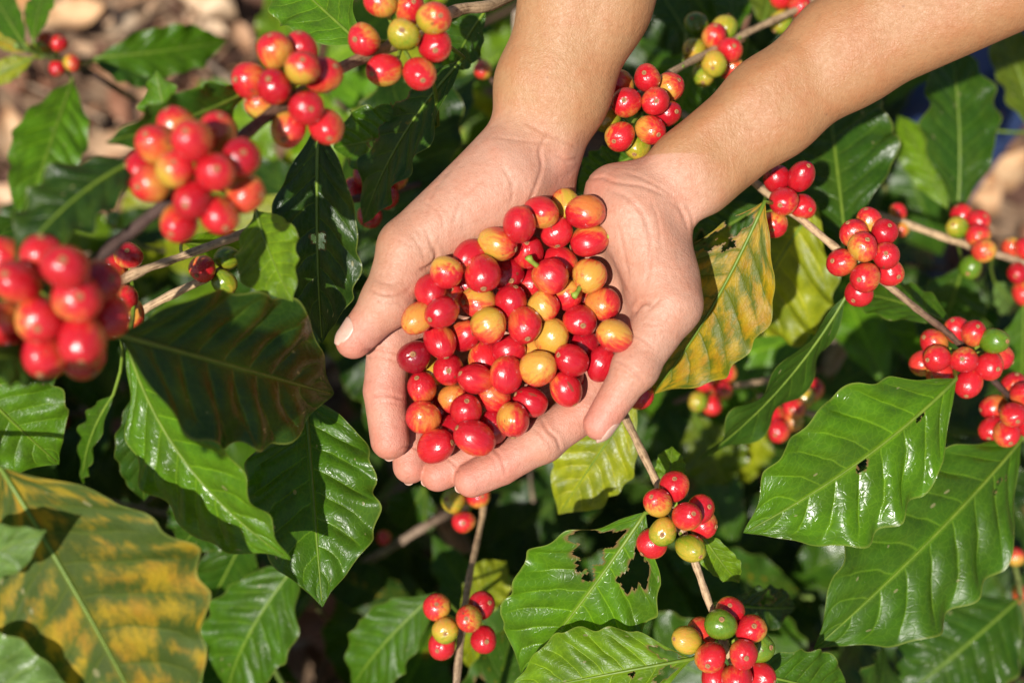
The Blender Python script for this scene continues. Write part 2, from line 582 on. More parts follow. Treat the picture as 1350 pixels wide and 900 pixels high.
def build_litter():
    V, F, C = [], [], []
    nv = 0
    r = random.Random(3)
    for i in range(4600):
        L = r.uniform(0.02, 0.085)
        v, f = dry_leaf_geo(L, L * r.uniform(0.25, 0.5), r.uniform(-0.25, 0.5), i, 6, 4)
        R = rot_mat(r.uniform(0, 6.3), r.gauss(0, 0.25), r.gauss(0, 0.25))
        p = np.array([r.uniform(-1.3, 1.3), r.uniform(-0.7, 1.5), 0.012 + r.random() * 0.03])
        v = v @ R.T + p
        V.append(v)
        F += [tuple(a + nv for a in q) for q in f]
        c = r.choice(DRYCOLS)
        g = r.uniform(0.7, 1.1)
        C.append(np.tile(np.array(c) * g, (len(v), 1)))
        nv += len(v)
    for i in range(1100):
        p = np.array([r.uniform(-1.3, 1.3), r.uniform(-0.7, 1.5), 0.02 + r.random() * 0.03])
        a = r.uniform(0, 6.3)
        d = np.array([math.cos(a), math.sin(a), r.gauss(0, 0.1)]) * r.uniform(0.04, 0.2)
        v, f = tube([p, p + d * 0.5 + np.array([0, 0, 0.006]), p + d], r.uniform(0.001, 0.0035), 5)
        V.append(v)
        F += [tuple(x + nv for x in q) for q in f]
        C.append(np.tile(np.array(r.choice(DRYCOLS)) * r.uniform(0.6, 1.0), (len(v), 1)))
        nv += len(v)
    o = mesh('leaf_litter', np.vstack(V), F, M_DRY, attrs={'col': np.vstack(C)})
    tag(o, 'brown dry leaves and twig bits covering the soil', None, kind='stuff')
build_litter()

def ground_pt(px, py, h=0.03):
    o = cp
    d = at(px, py, 1.0) - o
    t = (h - o[2]) / d[2]
    return o + d * t

DRY = [
    (85, 28, 0.16, 0.085, 0.2, (0.66, 0.42, 0.22), 'broad pale tan dry leaf lying in sun at the upper left'),
    (30, 15, 0.13, 0.07, 1.4, (0.52, 0.26, 0.10), 'rusty brown dry leaf half under the upper left seedling'),
    (265, 18, 0.17, 0.06, 2.7, (0.62, 0.46, 0.30), 'long pale dry leaf at the top edge near the green leaf'),
    (225, 95, 0.15, 0.05, 0.9, (0.46, 0.29, 0.17), 'narrow brown dry leaf behind the wavy edged coffee leaf'),
    (20, 190, 0.14, 0.06, 1.9, (0.58, 0.40, 0.24), 'tan dry leaf beside the bright hanging leaf at left edge'),
    (150, 200, 0.13, 0.06, 0.4, (0.50, 0.33, 0.20), 'curled brown dry leaf between hanging leaf and berry cluster'),
    (1318, 235, 0.14, 0.07, 0.7, (0.60, 0.40, 0.22), 'pale brown dry leaf lit by sun at the right edge'),
    (1300, 180, 0.12, 0.05, 2.2, (0.44, 0.26, 0.14), 'brown dry leaf beside the dim hanging leaf at right'),
    (1290, 270, 0.12, 0.06, 1.2, (0.56, 0.36, 0.20), 'tan dry leaf above the yellow cherries on the right'),
    (430, 815, 0.14, 0.07, 0.5, (0.34, 0.13, 0.06), 'red brown dry leaf on the ground at lower left of centre'),
    (450, 880, 0.13, 0.06, 2.6, (0.30, 0.15, 0.08), 'dark brown dry leaf at the bottom edge near the twig'),
    (10, 270, 0.13, 0.06, 2.9, (0.62, 0.42, 0.27), 'light tan dry leaf low on the left edge'),
]
for i, (px, py, L, W, rz, c, lab) in enumerate(DRY):
    v, f = dry_leaf_geo(L * .7, W * .7, 0.30 + 0.12 * (i % 3), 100 + i, 18, 10)
    p = ground_pt(px, py, 0.055)
    v = v @ rot_mat(rz, 0.15 * ((i % 3) - 1), 0.1).T
    o = mesh('dry_leaf', v, f, M_DRY, attrs={'col': np.tile(np.array(c), (len(v), 1))})
    o.location = p
    tag(o, lab, 'dry leaf', 'dry leaves on the ground')

# ------------------------------------------------------------------ leaves
WU = np.array([0, .04, .10, .2, .32, .45, .58, .7, .8, .88, .94, .975, 1.0])
WW = np.array([.02, .14, .36, .70, .92, 1.0, .95, .80, .58, .33, .15, .065, .0])

def leaf_geo(L, W, bend=0.08, side=0.0, fold=0.12, wave=0.05, bulge=0.03, nu=44, nv=22, holes=(), seed=0, twist=0.0, nwave=5.0, edgefold=0.0):
    """leaf in its own frame: x along the midrib, y across, z up; returns verts, faces, uv, rim, midrib line"""
    r = np.random.default_rng(seed)
    us = np.linspace(0, 1, nu)
    vs = np.sin(np.linspace(-1, 1, nv) * math.pi / 2 * 0.92) / math.sin(math.pi / 2 * 0.92)
    U, V = np.meshgrid(us, vs, indexing='ij')
    A = np.abs(V)
    pr = np.interp(U, WU, WW)
    ph = r.uniform(0, 6.28, 6)
    edge = 1 + 0.045 * np.sin(2 * math.pi * 6.5 * U + ph[0] + (V > 0) * 1.7) * A + 0.05 * np.sin(2 * math.pi * 2.3 * U + ph[1] + (V > 0) * 2.1) * A
    hw = W / 2 * pr * edge
    x = U * L + 0.05 * L * A ** 1.3 * pr
    y = V * hw
    taper = np.clip(np.sin(np.pi * np.clip(U, 0, 1)), 0, 1) ** 0.6
    z = fold * hw * A
    z = z + wave * W * taper * A ** 2.2 * (np.sin(2 * math.pi * nwave * U + ph[2] + (V > 0) * ph[3]) + 0.5 * np.sin(2 * math.pi * nwave * 0.47 * U + ph[4] + (V > 0) * 2.0))
    p = (U - 0.15 * A ** 1.25) * 9 + 0.4 * (V > 0)
    z = z + bulge * W * (np.abs(np.sin(math.pi * p)) ** 0.8 - 0.5) * np.clip(A * 3, 0, 1) * (1 - A ** 4) * taper
    z = z - edgefold * W * np.clip(A - 0.45, 0, 1) ** 2 * 3
    # twist along the length
    tw = twist * (U - 0.3)
    y, z = y * np.cos(tw) - z * np.sin(tw), y * np.sin(tw) + z * np.cos(tw)
    # arc
    z = z + bend * L * 4 * U * (1 - U) * 1.0
    y = y + side * L * 4 * U * (1 - U)
    verts = np.stack([x, y, z], -1).reshape(-1, 3)
    uv = np.stack([U, V * 0.5 + 0.5], -1).reshape(-1, 2)
    rim = np.zeros(nu * nv)
    F = []
    Uc = (us[:-1, None] + us[1:, None]) / 2
    Vc = (vs[None, :-1] + vs[None, 1:]) / 2
    kill = np.zeros((nu - 1, nv - 1), bool)
    uf, vf = uv[:, 0], uv[:, 1] * 2 - 1
    for (hu, hv, ru, rv) in holes:
        k1, k2 = r.uniform(0, 6.28, 2)
        def dd(u, v):
            du, dv = (u - hu) / ru, (v - hv) / rv
            an = np.arctan2(dv, du)
            return np.sqrt(du * du + dv * dv) / (1 + 0.22 * np.sin(3 * an + k1) + 0.16 * np.sin(7 * an + k2))
        kill |= dd(Uc, Vc) < 1
        rim = np.maximum(rim, np.clip(1 - (dd(uf, vf) - 1) / 0.22, 0, 1))
    for i in range(nu - 1):
        for j in range(nv - 1):
            if not kill[i, j]:
                F.append((i * nv + j, (i + 1) * nv + j, (i + 1) * nv + j + 1, i * nv + j + 1))
    mid_u = np.linspace(0, 0.97, 14)
    mid = np.stack([mid_u * L, side * L * 4 * mid_u * (1 - mid_u), bend * L * 4 * mid_u * (1 - mid_u) + 0.0002], -1)
    return verts, F, uv, rim, mid

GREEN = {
    'mid': (0.050, 0.130, 0.005), 'dark': (0.028, 0.080, 0.006), 'deep': (0.014, 0.042, 0.005), 'light': (0.13, 0.24, 0.007),  # deep: mostly for leaves whose shade is put into the colour
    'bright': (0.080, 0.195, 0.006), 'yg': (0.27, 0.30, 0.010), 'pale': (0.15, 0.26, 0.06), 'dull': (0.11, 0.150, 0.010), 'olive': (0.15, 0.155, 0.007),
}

def leaf_frame(b, t, roll, face):
    ax = unit(t - b)
    n = unit(face - ax * (face @ ax))
    y = np.cross(n, ax)
    c, s = math.cos(roll), math.sin(roll)
    y2 = y * c + n * s
    n2 = np.cross(ax, y2)
    return ax, y2, n2

def add_leaf(parent, origin, base, tip, wpx, col='mid', yel=0.0, roll=0.0, bend=0.06, side=0.0, fold=0.12, wave=0.05, bulge=0.03,
             holes=(), petiole=None, seed=None, twist=0.0, back=False, hero=True, label=None, nwave=5.0, edgefold=0.0):
    """base, tip: (px, py, depth).  petiole: point (px, py, depth) on the stem"""
    b, t = loc(*base), loc(*tip)
    dm = (base[2] + tip[2]) / 2
    L = np.linalg.norm(t - b)
    W = wpx / FPX * dm
    seed = seed if seed is not None else random.randrange(10 ** 6)
    face = np.array([0, 0, 1.0])
    ax, y, n = leaf_frame(b, t, math.radians(roll), face)
    if back:
        y, n = -y, -n
    px_l = L / dm * FPX
    nu, nv = (int(min(110, max(36, px_l / 3.0))), int(min(56, max(18, wpx / 3.2)))) if hero else (26, 12)
    if holes:
        nu, nv = 150, 76
    v, f, uv, rim, mid = leaf_geo(L, W, bend, side, fold, wave, bulge, nu, nv, holes, seed, twist, nwave, edgefold)
    R = np.stack([ax, y, n], 1)
    vw = wld(b + v @ R.T)
    o = mesh('leaf', vw, f, M_LEAF, parent, origin, attrs={'rim': rim}, uv=uv)
    o.color = (*GREEN[col], yel) if isinstance(col, str) else (*col, yel)
    if label:
        o['label'] = label
    ml = b + mid @ R.T
    if petiole is not None:
        q = loc(*petiole)
        pts = np.vstack([catmull([q, q * 0.45 + b * 0.55 - n * 0.002 + np.array([0, 0, -0.002]), ml[0]], 6)[:-1], ml])
        k = 5
    else:
        pts = ml
        k = 0
    rad = np.concatenate([np.full(k, 0.0012), np.linspace(0.0011, 0.00025, len(pts) - k)]) * (0.75 + W * 4)
    tv, tf = tube(wld(pts), rad, 6)
    rb = mesh('midrib', tv, tf, M_RIB, o, origin)
    return o

# ------------------------------------------------------------------ cherries
def sphere_grid(nu=28, nv=36):
    th = np.linspace(0, math.pi, nu + 1)
    V = [(0, 0, 1.0)]
    for i in range(1, nu):
        for j in range(nv):
            a = 2 * math.pi * j / nv
            V.append((math.sin(th[i]) * math.cos(a), math.sin(th[i]) * math.sin(a), math.cos(th[i])))
    V.append((0, 0, -1.0))
    F = []
    for j in range(nv):
        F.append((0, 1 + j, 1 + (j + 1) % nv))
    for i in range(nu - 2):
        for j in range(nv):
            a, b = 1 + i * nv + j, 1 + i * nv + (j + 1) % nv
            F.append((a, a + nv, b + nv, b))
    last = len(V) - 1
    s = 1 + (nu - 2) * nv
    for j in range(nv):
        F.append((s + j, last, s + (j + 1) % nv))
    return np.array(V), F

RC = 0.0078     # cherry radius
def cherry_mesh(name, seed, elong):
    r = np.random.default_rng(seed)
    V, F = sphere_grid()
    d = V.copy()
    rad = np.ones(len(V))
    for _ in range(7):
        k = unit(r.normal(size=3))
        rad += 0.021 * np.sin(d @ k * r.uniform(1.5, 4.0) + r.uniform(0, 6.28))
    # flattened crown and stalk end, faint seam between the two seeds
    zz = d[:, 2]
    rad -= 0.05 * np.exp(-((1 - zz) / 0.03) ** 1.0) + 0.035 * np.exp(-((1 + zz) / 0.04))
    rad -= 0.018 * np.exp(-(d[:, 0] / 0.10) ** 2)
    v = d * rad[:, None] * RC
    v[:, 2] *= elong
    v[:, 1] *= 1.03
    v[:, 0] *= 0.97
    me_o = mesh(name, v, F, M_CHERRY)
    me = me_o.data
    bpy.data.objects.remove(me_o)
    return me
CH = [cherry_mesh('cherry', s, e) for s, e in ((1, 1.04), (2, 1.14), (3, 1.22), (4, 1.08), (5, 1.17))]
ELONG = (1.04, 1.14, 1.22, 1.08, 1.17)

def scar_mesh():
    prof = [(0.0, 0.06), (0.045, 0.06), (0.075, 0.02), (0.10, -0.01), (0.125, 0.035), (0.155, 0.05), (0.19, 0.03), (0.225, -0.02)]
    n = 16
    V, F, mi = [], [], []
    r0 = random.Random(5)
    for k, (rr, h) in enumerate(prof):
        for j in range(n):
            a = 2 * math.pi * j / n
            q = rr * (1 + r0.uniform(-0.06, 0.06))
            V.append((q * RC * math.cos(a), q * RC * math.sin(a), h * RC))
    for k in range(len(prof) - 1):
        for j in range(n):
            j2 = (j + 1) % n
            F.append((k * n + j, k * n + j2, (k + 1) * n + j2, (k + 1) * n + j))
            mi.append(1 if k in (1, 2) else 0)
    me = bpy.data.meshes.new('scar')
    me.from_pydata(V, [], F)
    me.materials.append(M_SCAR)
    me.materials.append(M_PIT)
    for p, m in zip(me.polygons, mi):
        p.material_index = m
        p.use_smooth = True
    me.update()
    return me
SCAR = scar_mesh()

def stalk_mesh():
    v, f = tube([(0, 0, 0), (0.0003, 0.0002, -0.0012), (0.0009, 0.0003, -0.0028), (0.0013, 0.0, -0.0042)], [0.0011, 0.0009, 0.0010, 0.0014], 8, 0.08)
    o = mesh('stalk', v, f, M_STALK)
    me = o.data
    bpy.data.objects.remove(o)
    return me
STALK = stalk_mesh()

def add_cherry(parent, origin, c_world, radius, axis_world, t, amt=0.1, phase=None, name='cherry', scar=True, stalk=False, variant=None, spin=None):
    """one fruit with its crown scar (and a stalk when it kept one)"""
    variant = random.randrange(5) if variant is None else variant
    o = bpy.data.objects.new(name, CH[variant])
    COL.objects.link(o)
    s = radius / RC
    z = unit(axis_world)
    q = Vector(z).to_track_quat('Z', 'Y')
    spin = random.uniform(0, 6.28) if spin is None else spin
    m = q.to_matrix() @ Matrix.Rotation(spin, 3, 'Z')
    o.rotation_euler = m.to_euler()
    o.scale = (s, s, s)
    o.location = Vector(np.asarray(c_world) - np.asarray(origin)) if parent is not None else Vector(c_world)
    if parent is not None:
        o.parent = parent
    o.color = (t, amt, random.random() if phase is None else phase, 1)
    if scar:
        c = bpy.data.objects.new('crown_scar', SCAR)
        COL.objects.link(c)
        c.parent = o
        c.location = (0, 0, RC * ELONG[variant] * 0.95)
        c.scale = (.78, .78, .8)
    if stalk:
        c = bpy.data.objects.new('stalk', STALK)
        COL.objects.link(c)
        c.parent = o
        c.location = (0, 0, -RC * ELONG[variant] * 0.95)
        c.scale = (1.25, 1.25, 1.45)
    return o

def phase_for(m_axis, spin, want):
    """turn of the paler cheek so that it faces `want` (world)"""
    q = Vector(unit(m_axis)).to_track_quat('Z', 'Y')
    m = np.array(q.to_matrix() @ Matrix.Rotation(spin, 3, 'Z'))
    l = m.T @ np.asarray(want)
    return (math.atan2(l[1], l[0]) / (2 * math.pi)) % 1.0

def relax(P, R, prio, it=60, tight=0.97):
    """slide fruits along the view depth until no two overlap; P in hand axes"""
    P = P.copy()
    for _ in range(it):
        for i in range(len(P)):
            for j in range(i):
                d = P[i] - P[j]
                m = (R[i] + R[j]) * tight
                dl = math.hypot(d[0], d[1])
                if dl < m:
                    need = math.sqrt(m * m - dl * dl)
                    dz = d[2]
                    if abs(dz) < need:
                        sg = 1 if (dz + (prio[i] - prio[j]) * 0.004) >= 0 else -1
                        mv = (need - abs(dz) if sg * dz > 0 else need + abs(dz)) * 0.5
                        mv = min(mv, 0.004)
                        P[i, 2] += sg * mv * 0.5
                        P[j, 2] -= sg * mv * 0.5
    return P

def restore_px(p, px, py):
    d = FOCUS - p[2]
    return loc(px, py, d)

TCOL = {'dr': 0.89, 'r': 0.77, 'ro': 0.72, 'o': 0.655, 'yo': 0.60, 'y': 0.52, 'yg': 0.23, 'g': 0.05, 'ol': 0.28, 'br': 0.95}
TAMT = {'dr': 0.06, 'r': 0.16, 'ro': 0.24, 'o': 0.22, 'yo': 0.30, 'y': 0.28, 'yg': 0.15, 'g': 0.02, 'ol': 0.13, 'br': 0.03}


def stem(parent, origin, pts, rad, cols, name='stem', sides=10, nodes=()):
    P = np.array([loc(*p) for p in pts])
    n = max(12, int(sum(np.linalg.norm(P[i + 1] - P[i]) for i in range(len(P) - 1)) / 0.004))
    n = min(n, 140)
    Q = catmull(P, n)
    rr = np.interp(np.linspace(0, 1, n), np.linspace(0, 1, len(rad)), rad) if isinstance(rad, (list, tuple)) else np.full(n, rad)
    for nd in nodes:
        dq = np.linalg.norm(Q - loc(*nd), axis=1)
        rr = rr * (1 + 0.55 * np.exp(-(dq / 0.006) ** 2))
    rr = rr * (1 + 0.08 * np.sin(np.arange(n) * 0.9 + random.random() * 6)) 
    V, F = tube(wld(Q), rr, sides, 0.07)
    cc = np.array([cols] if not isinstance(cols[0], (tuple, list)) else cols, float)
    ci = np.stack([np.interp(np.linspace(0, 1, n), np.linspace(0, 1, len(cc)), cc[:, k]) for k in range(3)], 1)
    C = np.vstack([np.repeat(ci, sides, 0), ci[:1], ci[-1:]])
    uv = np.stack([np.tile(np.arange(sides) / sides, n), np.repeat(np.linspace(0, 1, n) * n * 0.02, sides)], 1)
    uv = np.vstack([uv, [[0, 0]], [[0, 1]]])
    return mesh(name, V, F, M_BARK, parent, origin, attrs={'col': C}, uv=uv)

TAN = (0.50, 0.34, 0.19)
BRN = (0.16, 0.085, 0.05)
DKB = (0.075, 0.04, 0.03)
GRY = (0.30, 0.22, 0.15)
GRN = (0.16, 0.24, 0.04)

def cluster(parent, origin, node, rows, depth, R=None):
    """fruits round one node; rows: (px, py, front, colour [, scar])"""
    R = R or RC
    rad = np.array([R * random.uniform(0.94, 1.04) for _ in rows])
    P = np.array([loc(r[0], r[1], depth) for r in rows])
    prio = np.array([r[2] for r in rows], float)
    P[:, 2] += prio * 0.004
    P = relax(P, rad, prio)
    nd = loc(*node)
    for i, r in enumerate(rows):
        p = restore_px(P[i], r[0], r[1])
        k = r[3]
        out = unit(p - nd + np.array([0, 0, 0.004]))
        out = unit(out + rng.normal(size=3) * 0.18)
        axw = RM @ out
        sp = random.uniform(0, 6.28)
        o = add_cherry(parent, origin, wld(p), rad[i], axw, TCOL[k] - 0.05 + random.uniform(-0.04, 0.03), TAMT[k] * random.uniform(1.0, 1.6), None, spin=sp)
        # pedicel from the node to the fruit
        e = p - out * rad[i] * 0.95
        pv, pf = tube(wld(catmull([nd, (nd + e) / 2 + np.array([0, 0, 0.0005]), e], 6)), [0.0010] * 5 + [0.0014], 6)
        # stored in the fruit's own frame so that it is its sub-part
        M = o.matrix_basis.inverted() if parent is None else (Matrix.Translation(Vector(origin)) @ o.matrix_basis).inverted()
        pv = np.array([M @ Vector(x) for x in pv])
        mesh('pedicel', pv, pf, M_STALK, o)

# ------------------------------------------------------------------ branches: each a thing with stem, leaves, fruits
def branch(label, pts, rad, cols, group='fruiting coffee branches', nodes=(), name='coffee_branch', cat='coffee branch'):
    o = at(*pts[-1])
    b = thing(name, label, cat, o, group)
    stem(b, o, pts, rad, cols, nodes=nodes)
    return b, o

def near_left_branch():
    b, o = branch('thick dark coffee branch with three large red clusters at the upper left',
                  [(-60, 500, .55), (10, 455, .562), (75, 395, .57), (130, 342, .573), (172, 306, .577), (228, 260, .58), (300, 196, .60), (368, 142, .625),
                   (450, 90, .66), (520, 58, .69), (600, 15, .73), (660, 2, .76), (760, -60, .84)], [.0026, .0026, .0026, .0027, .0028, .003, .003],
                  [(0.20, 0.16, 0.05), DKB, DKB, DKB, BRN, (0.34, 0.22, 0.11), TAN, TAN], nodes=[(75, 395, .57), (258, 232, .58), (385, 130, .63), (530, 54, .69)])
    cluster(b, o, (72, 400, .568), [(22, 372, 2, 'r'), (85, 351, 2, 'r'), (58, 336, 0, 'r'), (103, 395, 2, 'r'), (128, 372, -1, 'dr'), (52, 420, 1, 'ro'),
            (107, 450, 2, 'r'), (60, 467, 0, 'r'), (143, 415, -2, 'o'), (4, 425, 1, 'r'), (25, 465, -2, 'dr'), (8, 345, -1, 'r'), (110, 470, -1, 'dr')], .55, .0091)
    cluster(b, o, (262, 236, .59), [(207, 190, 0, 'o'), (253, 183, 1, 'o'), (233, 165, -1, 'ro'), (288, 175, -1, 'o'), (316, 208, 0, 'dr'), (283, 228, 2, 'r'),
            (232, 223, 1, 'yo'), (197, 243, 0, 'o'), (253, 262, 1, 'dr'), (323, 256, -1, 'y'), (290, 285, 0, 'o'), (236, 294, 0, 'ro'), (188, 222, -2, 'r')], .565)
    cluster(b, o, (382, 128, .64), [(362, 67, 0, 'ro'), (397, 90, 2, 'yo'), (328, 107, 0, 'r'), (361, 113, 1, 'dr'), (428, 100, -1, 'o'), (403, 142, 2, 'r'),
            (381, 170, 0, 'yo'), (430, 166, 0, 'o'), (343, 138, -2, 'yo'), (394, 66, -2, 'r')], .62)
    cluster(b, o, (530, 60, .70), [(502, 3, 0, 'yo'), (540, 12, -1, 'ro'), (572, 24, 1, 'y'), (533, 47, 2, 'ol'), (479, 52, 0, 'ro'), (573, 62, 1, 'r'),
            (507, 92, 0, 'yo'), (552, 98, 1, 'ro')], .67)
    add_leaf(b, o, (190, 207, .58), (18, 350, .55), 118, 'deep', roll=24, bend=0.10, wave=.075, petiole=(245, 240, .57))
    add_leaf(b, o, (330, 118, .63), (138, 188, .58), 78, 'dark', roll=-42, bend=0.06, wave=.11, petiole=(370, 140, .625))
    add_leaf(b, o, (236, 196, .63), (206, 92, .62), 66, 'bright', roll=-25, bend=.06, wave=.13, nwave=3.5, petiole=(255, 225, .59))
    add_leaf(b, o, (152, 440, .60), (440, 520, .72), 212, (0.020, 0.052, 0.005), roll=-8, bend=0.05, fold=.05, wave=.035, bulge=.035, petiole=(95, 375, .571), label='broad dark shaded leaf in front of the left hand')  # shade partly put into its dark green, besides the cast shadow
    add_leaf(b, o, (420, 160, .69), (425, 452, .74), 122, 'deep', roll=12, bend=.04, wave=.05, holes=((.50, .05, .035, .16),), petiole=(400, 120, .645), label='dark glossy leaf with an eaten hole')  # the deep green stands in for the shade on this leaf
    add_leaf(b, o, (478, 60, .74), (360, -50, .80), 105, 'bright', roll=-10, bend=.05, petiole=(520, 58, .69))
    add_leaf(b, o, (612, 76, .76), (478, 300, .82), 112, 'dark', .25, roll=42, bend=.07, wave=.06, holes=((.30, -.93, .10, .22), (.5, -.95, .08, .2)), petiole=(560, 40, .71))
    add_leaf(b, o, (578, 165, .78), (440, 195, .83), 92, 'mid', roll=-18, bend=.05, wave=.08, holes=((.42, .35, .16, .42), (.25, -.3, .05, .2)), petiole=(560, 60, .71))
    add_leaf(b, o, (640, 15, .80), (596, 92, .83), 62, 'dark', roll=20, petiole=(640, 5, .75))
    add_leaf(b, o, (-20, 470, .54), (110, 480, .58), 90, 'deep', roll=30, bend=-.05, petiole=(20, 447, .563))
near_left_branch()

def left_twig():
    b, o = branch('pale twig with a few small orange cherries behind the big dark leaf',
                  [(80, 425, .68), (130, 392, .69), (175, 362, .70), (240, 338, .71), (320, 308, .72), (380, 284, .77), (440, 268, .84), (505, 255, .88), (580, 235, 1.0)],
                  [.0016, .0019, .0022, .0026, .0024, .0022], [GRN, TAN, TAN, TAN, BRN, DKB, DKB], nodes=[(172, 364, .70), (505, 255, .88)])
    cluster(b, o, (172, 366, .705), [(170, 337, 1, 'ro'), (148, 352, -1, 'o'), (162, 393, 1, 'r'), (174, 416, -1, 'ro')], .70, .0068)
    cluster(b, o, (275, 345, .78), [(267, 355, 1, 'yo'), (296, 372, -1, 'yg'), (300, 340, -2, 'yg')], .78, .0070)
    cluster(b, o, (505, 255, .885), [(482, 230, 0, 'br'), (522, 233, 0, 'ro'), (510, 259, 1, 'dr'), (487, 284, 0, 'br'), (468, 250, -1, 'br')], .87)
    add_leaf(b, o, (168, 452, .68), (384, 738, .672), 150, 'bright', .10, roll=30, bend=.10, side=-.03, wave=.06, bulge=.05, petiole=(174, 368, .70), label='light green puckered leaf hanging beside the broad dark one')
    add_leaf(b, o, (338, 278, .68), (386, 398, .655), 96, 'light', roll=15, bend=.06, fold=.25, petiole=(320, 308, .72), label='small young yellow green leaf')
    add_leaf(b, o, (240, 318, .80), (330, 330, .84), 50, 'light', roll=15, petiole=(240, 338, .71))
left_twig()

def second_left_twig():
    b, o = branch('short pale twig ending beneath the broad dark leaf', [(150, 440, .80), (195, 405, .79), (265, 370, .78), (300, 352, .80), (330, 330, .90)], .0024, [TAN, TAN, BRN], group='bare coffee twigs')
    add_leaf(b, o, (150, 520, .83), (110, 640, .88), 70, 'mid', roll=50, petiole=(160, 430, .80))
    add_leaf(b, o, (185, 500, .84), (190, 660, .88), 70, 'dark', roll=-20, petiole=(170, 420, .80))
second_left_twig()

def lower_left_shoot():
    b, o = branch('glossy green shoot with two broad leaves under the left hand', [(418, 490, .77), (405, 560, .84), (400, 700, .93), (420, 800, 1.10), (440, 820, 1.5)], .0022, [GRN, GRN, BRN], group='leafy coffee shoots')
    add_leaf(b, o, (402, 512, .75), (425, 800, .71), 172, 'mid', roll=-8, bend=.07, wave=.055, bulge=.045, petiole=(415, 492, .77), label='dark green glossy leaf with raised veins')
    add_leaf(b, o, (398, 735, .92), (300, 915, .95), 130, 'mid', roll=20, bend=.14, wave=.05, bulge=.055, petiole=(402, 700, .93))
    add_leaf(b, o, (300, 640, .88), (240, 720, .92), 90, 'dark', roll=-10, petiole=(395, 690, .93))
    add_leaf(b, o, (330, 690, .95), (255, 830, 1.0), 90, 'dark', roll=-20, petiole=(398, 700, .93))
lower_left_shoot()

def near_yellow_shoot():
    b, o = branch('blurred shoot in front at lower left with one big yellowing leaf', [(-110, 500, .66), (-70, 585, .64), (-100, 650, .635), (-180, 780, .62), (-270, 950, .61)], .0026, [GRN, BRN, BRN], group='leafy coffee shoots')
    add_leaf(b, o, (2, 618, .62), (222, 1010, .60), 305, (0.052, 0.078, 0.003), .46, back=True, roll=-6, bend=.05, wave=.03, bulge=.022, petiole=(-80, 590, .635), label='large leaf turning yellow between green veins')
    add_leaf(b, o, (-110, 760, .60), (62, 698, .60), 84, 'pale', roll=20, petiole=(-175, 775, .62))
    add_leaf(b, o, (-160, 890, .61), (112, 930, .605), 140, 'pale', roll=-25, bend=.1, petiole=(-200, 820, .618))
    add_leaf(b, o, (-70, 470, .66), (78, 612, .69), 150, 'bright', roll=-8, bend=.05, wave=.05, petiole=(-100, 530, .65), label='bright sunlit green leaf at the left edge')
near_yellow_shoot()

def far_seedling():
    b, o = branch('blurred far shoot with small red and yellow cherries at the upper left', [(20, 60, 1.0), (75, 78, 1.03), (112, 92, 1.06), (165, 124, 1.15), (190, 135, 1.6)], .0024, [GRN, DKB, BRN])
    cluster(b, o, (75, 75, 1.04), [(78, 57, 1, 'r'), (76, 89, 0, 'dr'), (95, 83, 0, 'y'), (62, 55, -1, 'y'), (52, 66, -1, 'yg')], 1.03, .0066)
    add_leaf(b, o, (96, 106, 1.05), (28, 305, 1.0), 92, 'bright', roll=-18, bend=.08, wave=.07, bulge=.06, petiole=(85, 85, 1.04))
    add_leaf(b, o, (126, 76, 1.05), (300, 54, 1.10), 66, 'mid', roll=25, bend=.08, wave=.08, petiole=(100, 88, 1.05))
    add_leaf(b, o, (122, 80, 1.07), (222, 104, 1.10), 62, 'dark', roll=-25, petiole=(108, 92, 1.06))
    add_leaf(b, o, (34, 62, 1.0), (-10, -15, 1.05), 46, 'mid', petiole=(60, 72, 1.02))
    add_leaf(b, o, (44, 56, 1.0), (66, -20, 1.05), 38, 'bright', petiole=(60, 72, 1.02))
    add_leaf(b, o, (48, 68, 1.02), (-20, 46, 1.02), 24, 'yg', .5, petiole=(60, 72, 1.02))
    add_leaf(b, o, (45, 76, 1.02), (-25, 112, 1.02), 32, 'yg', petiole=(60, 74, 1.02))
far_seedling()

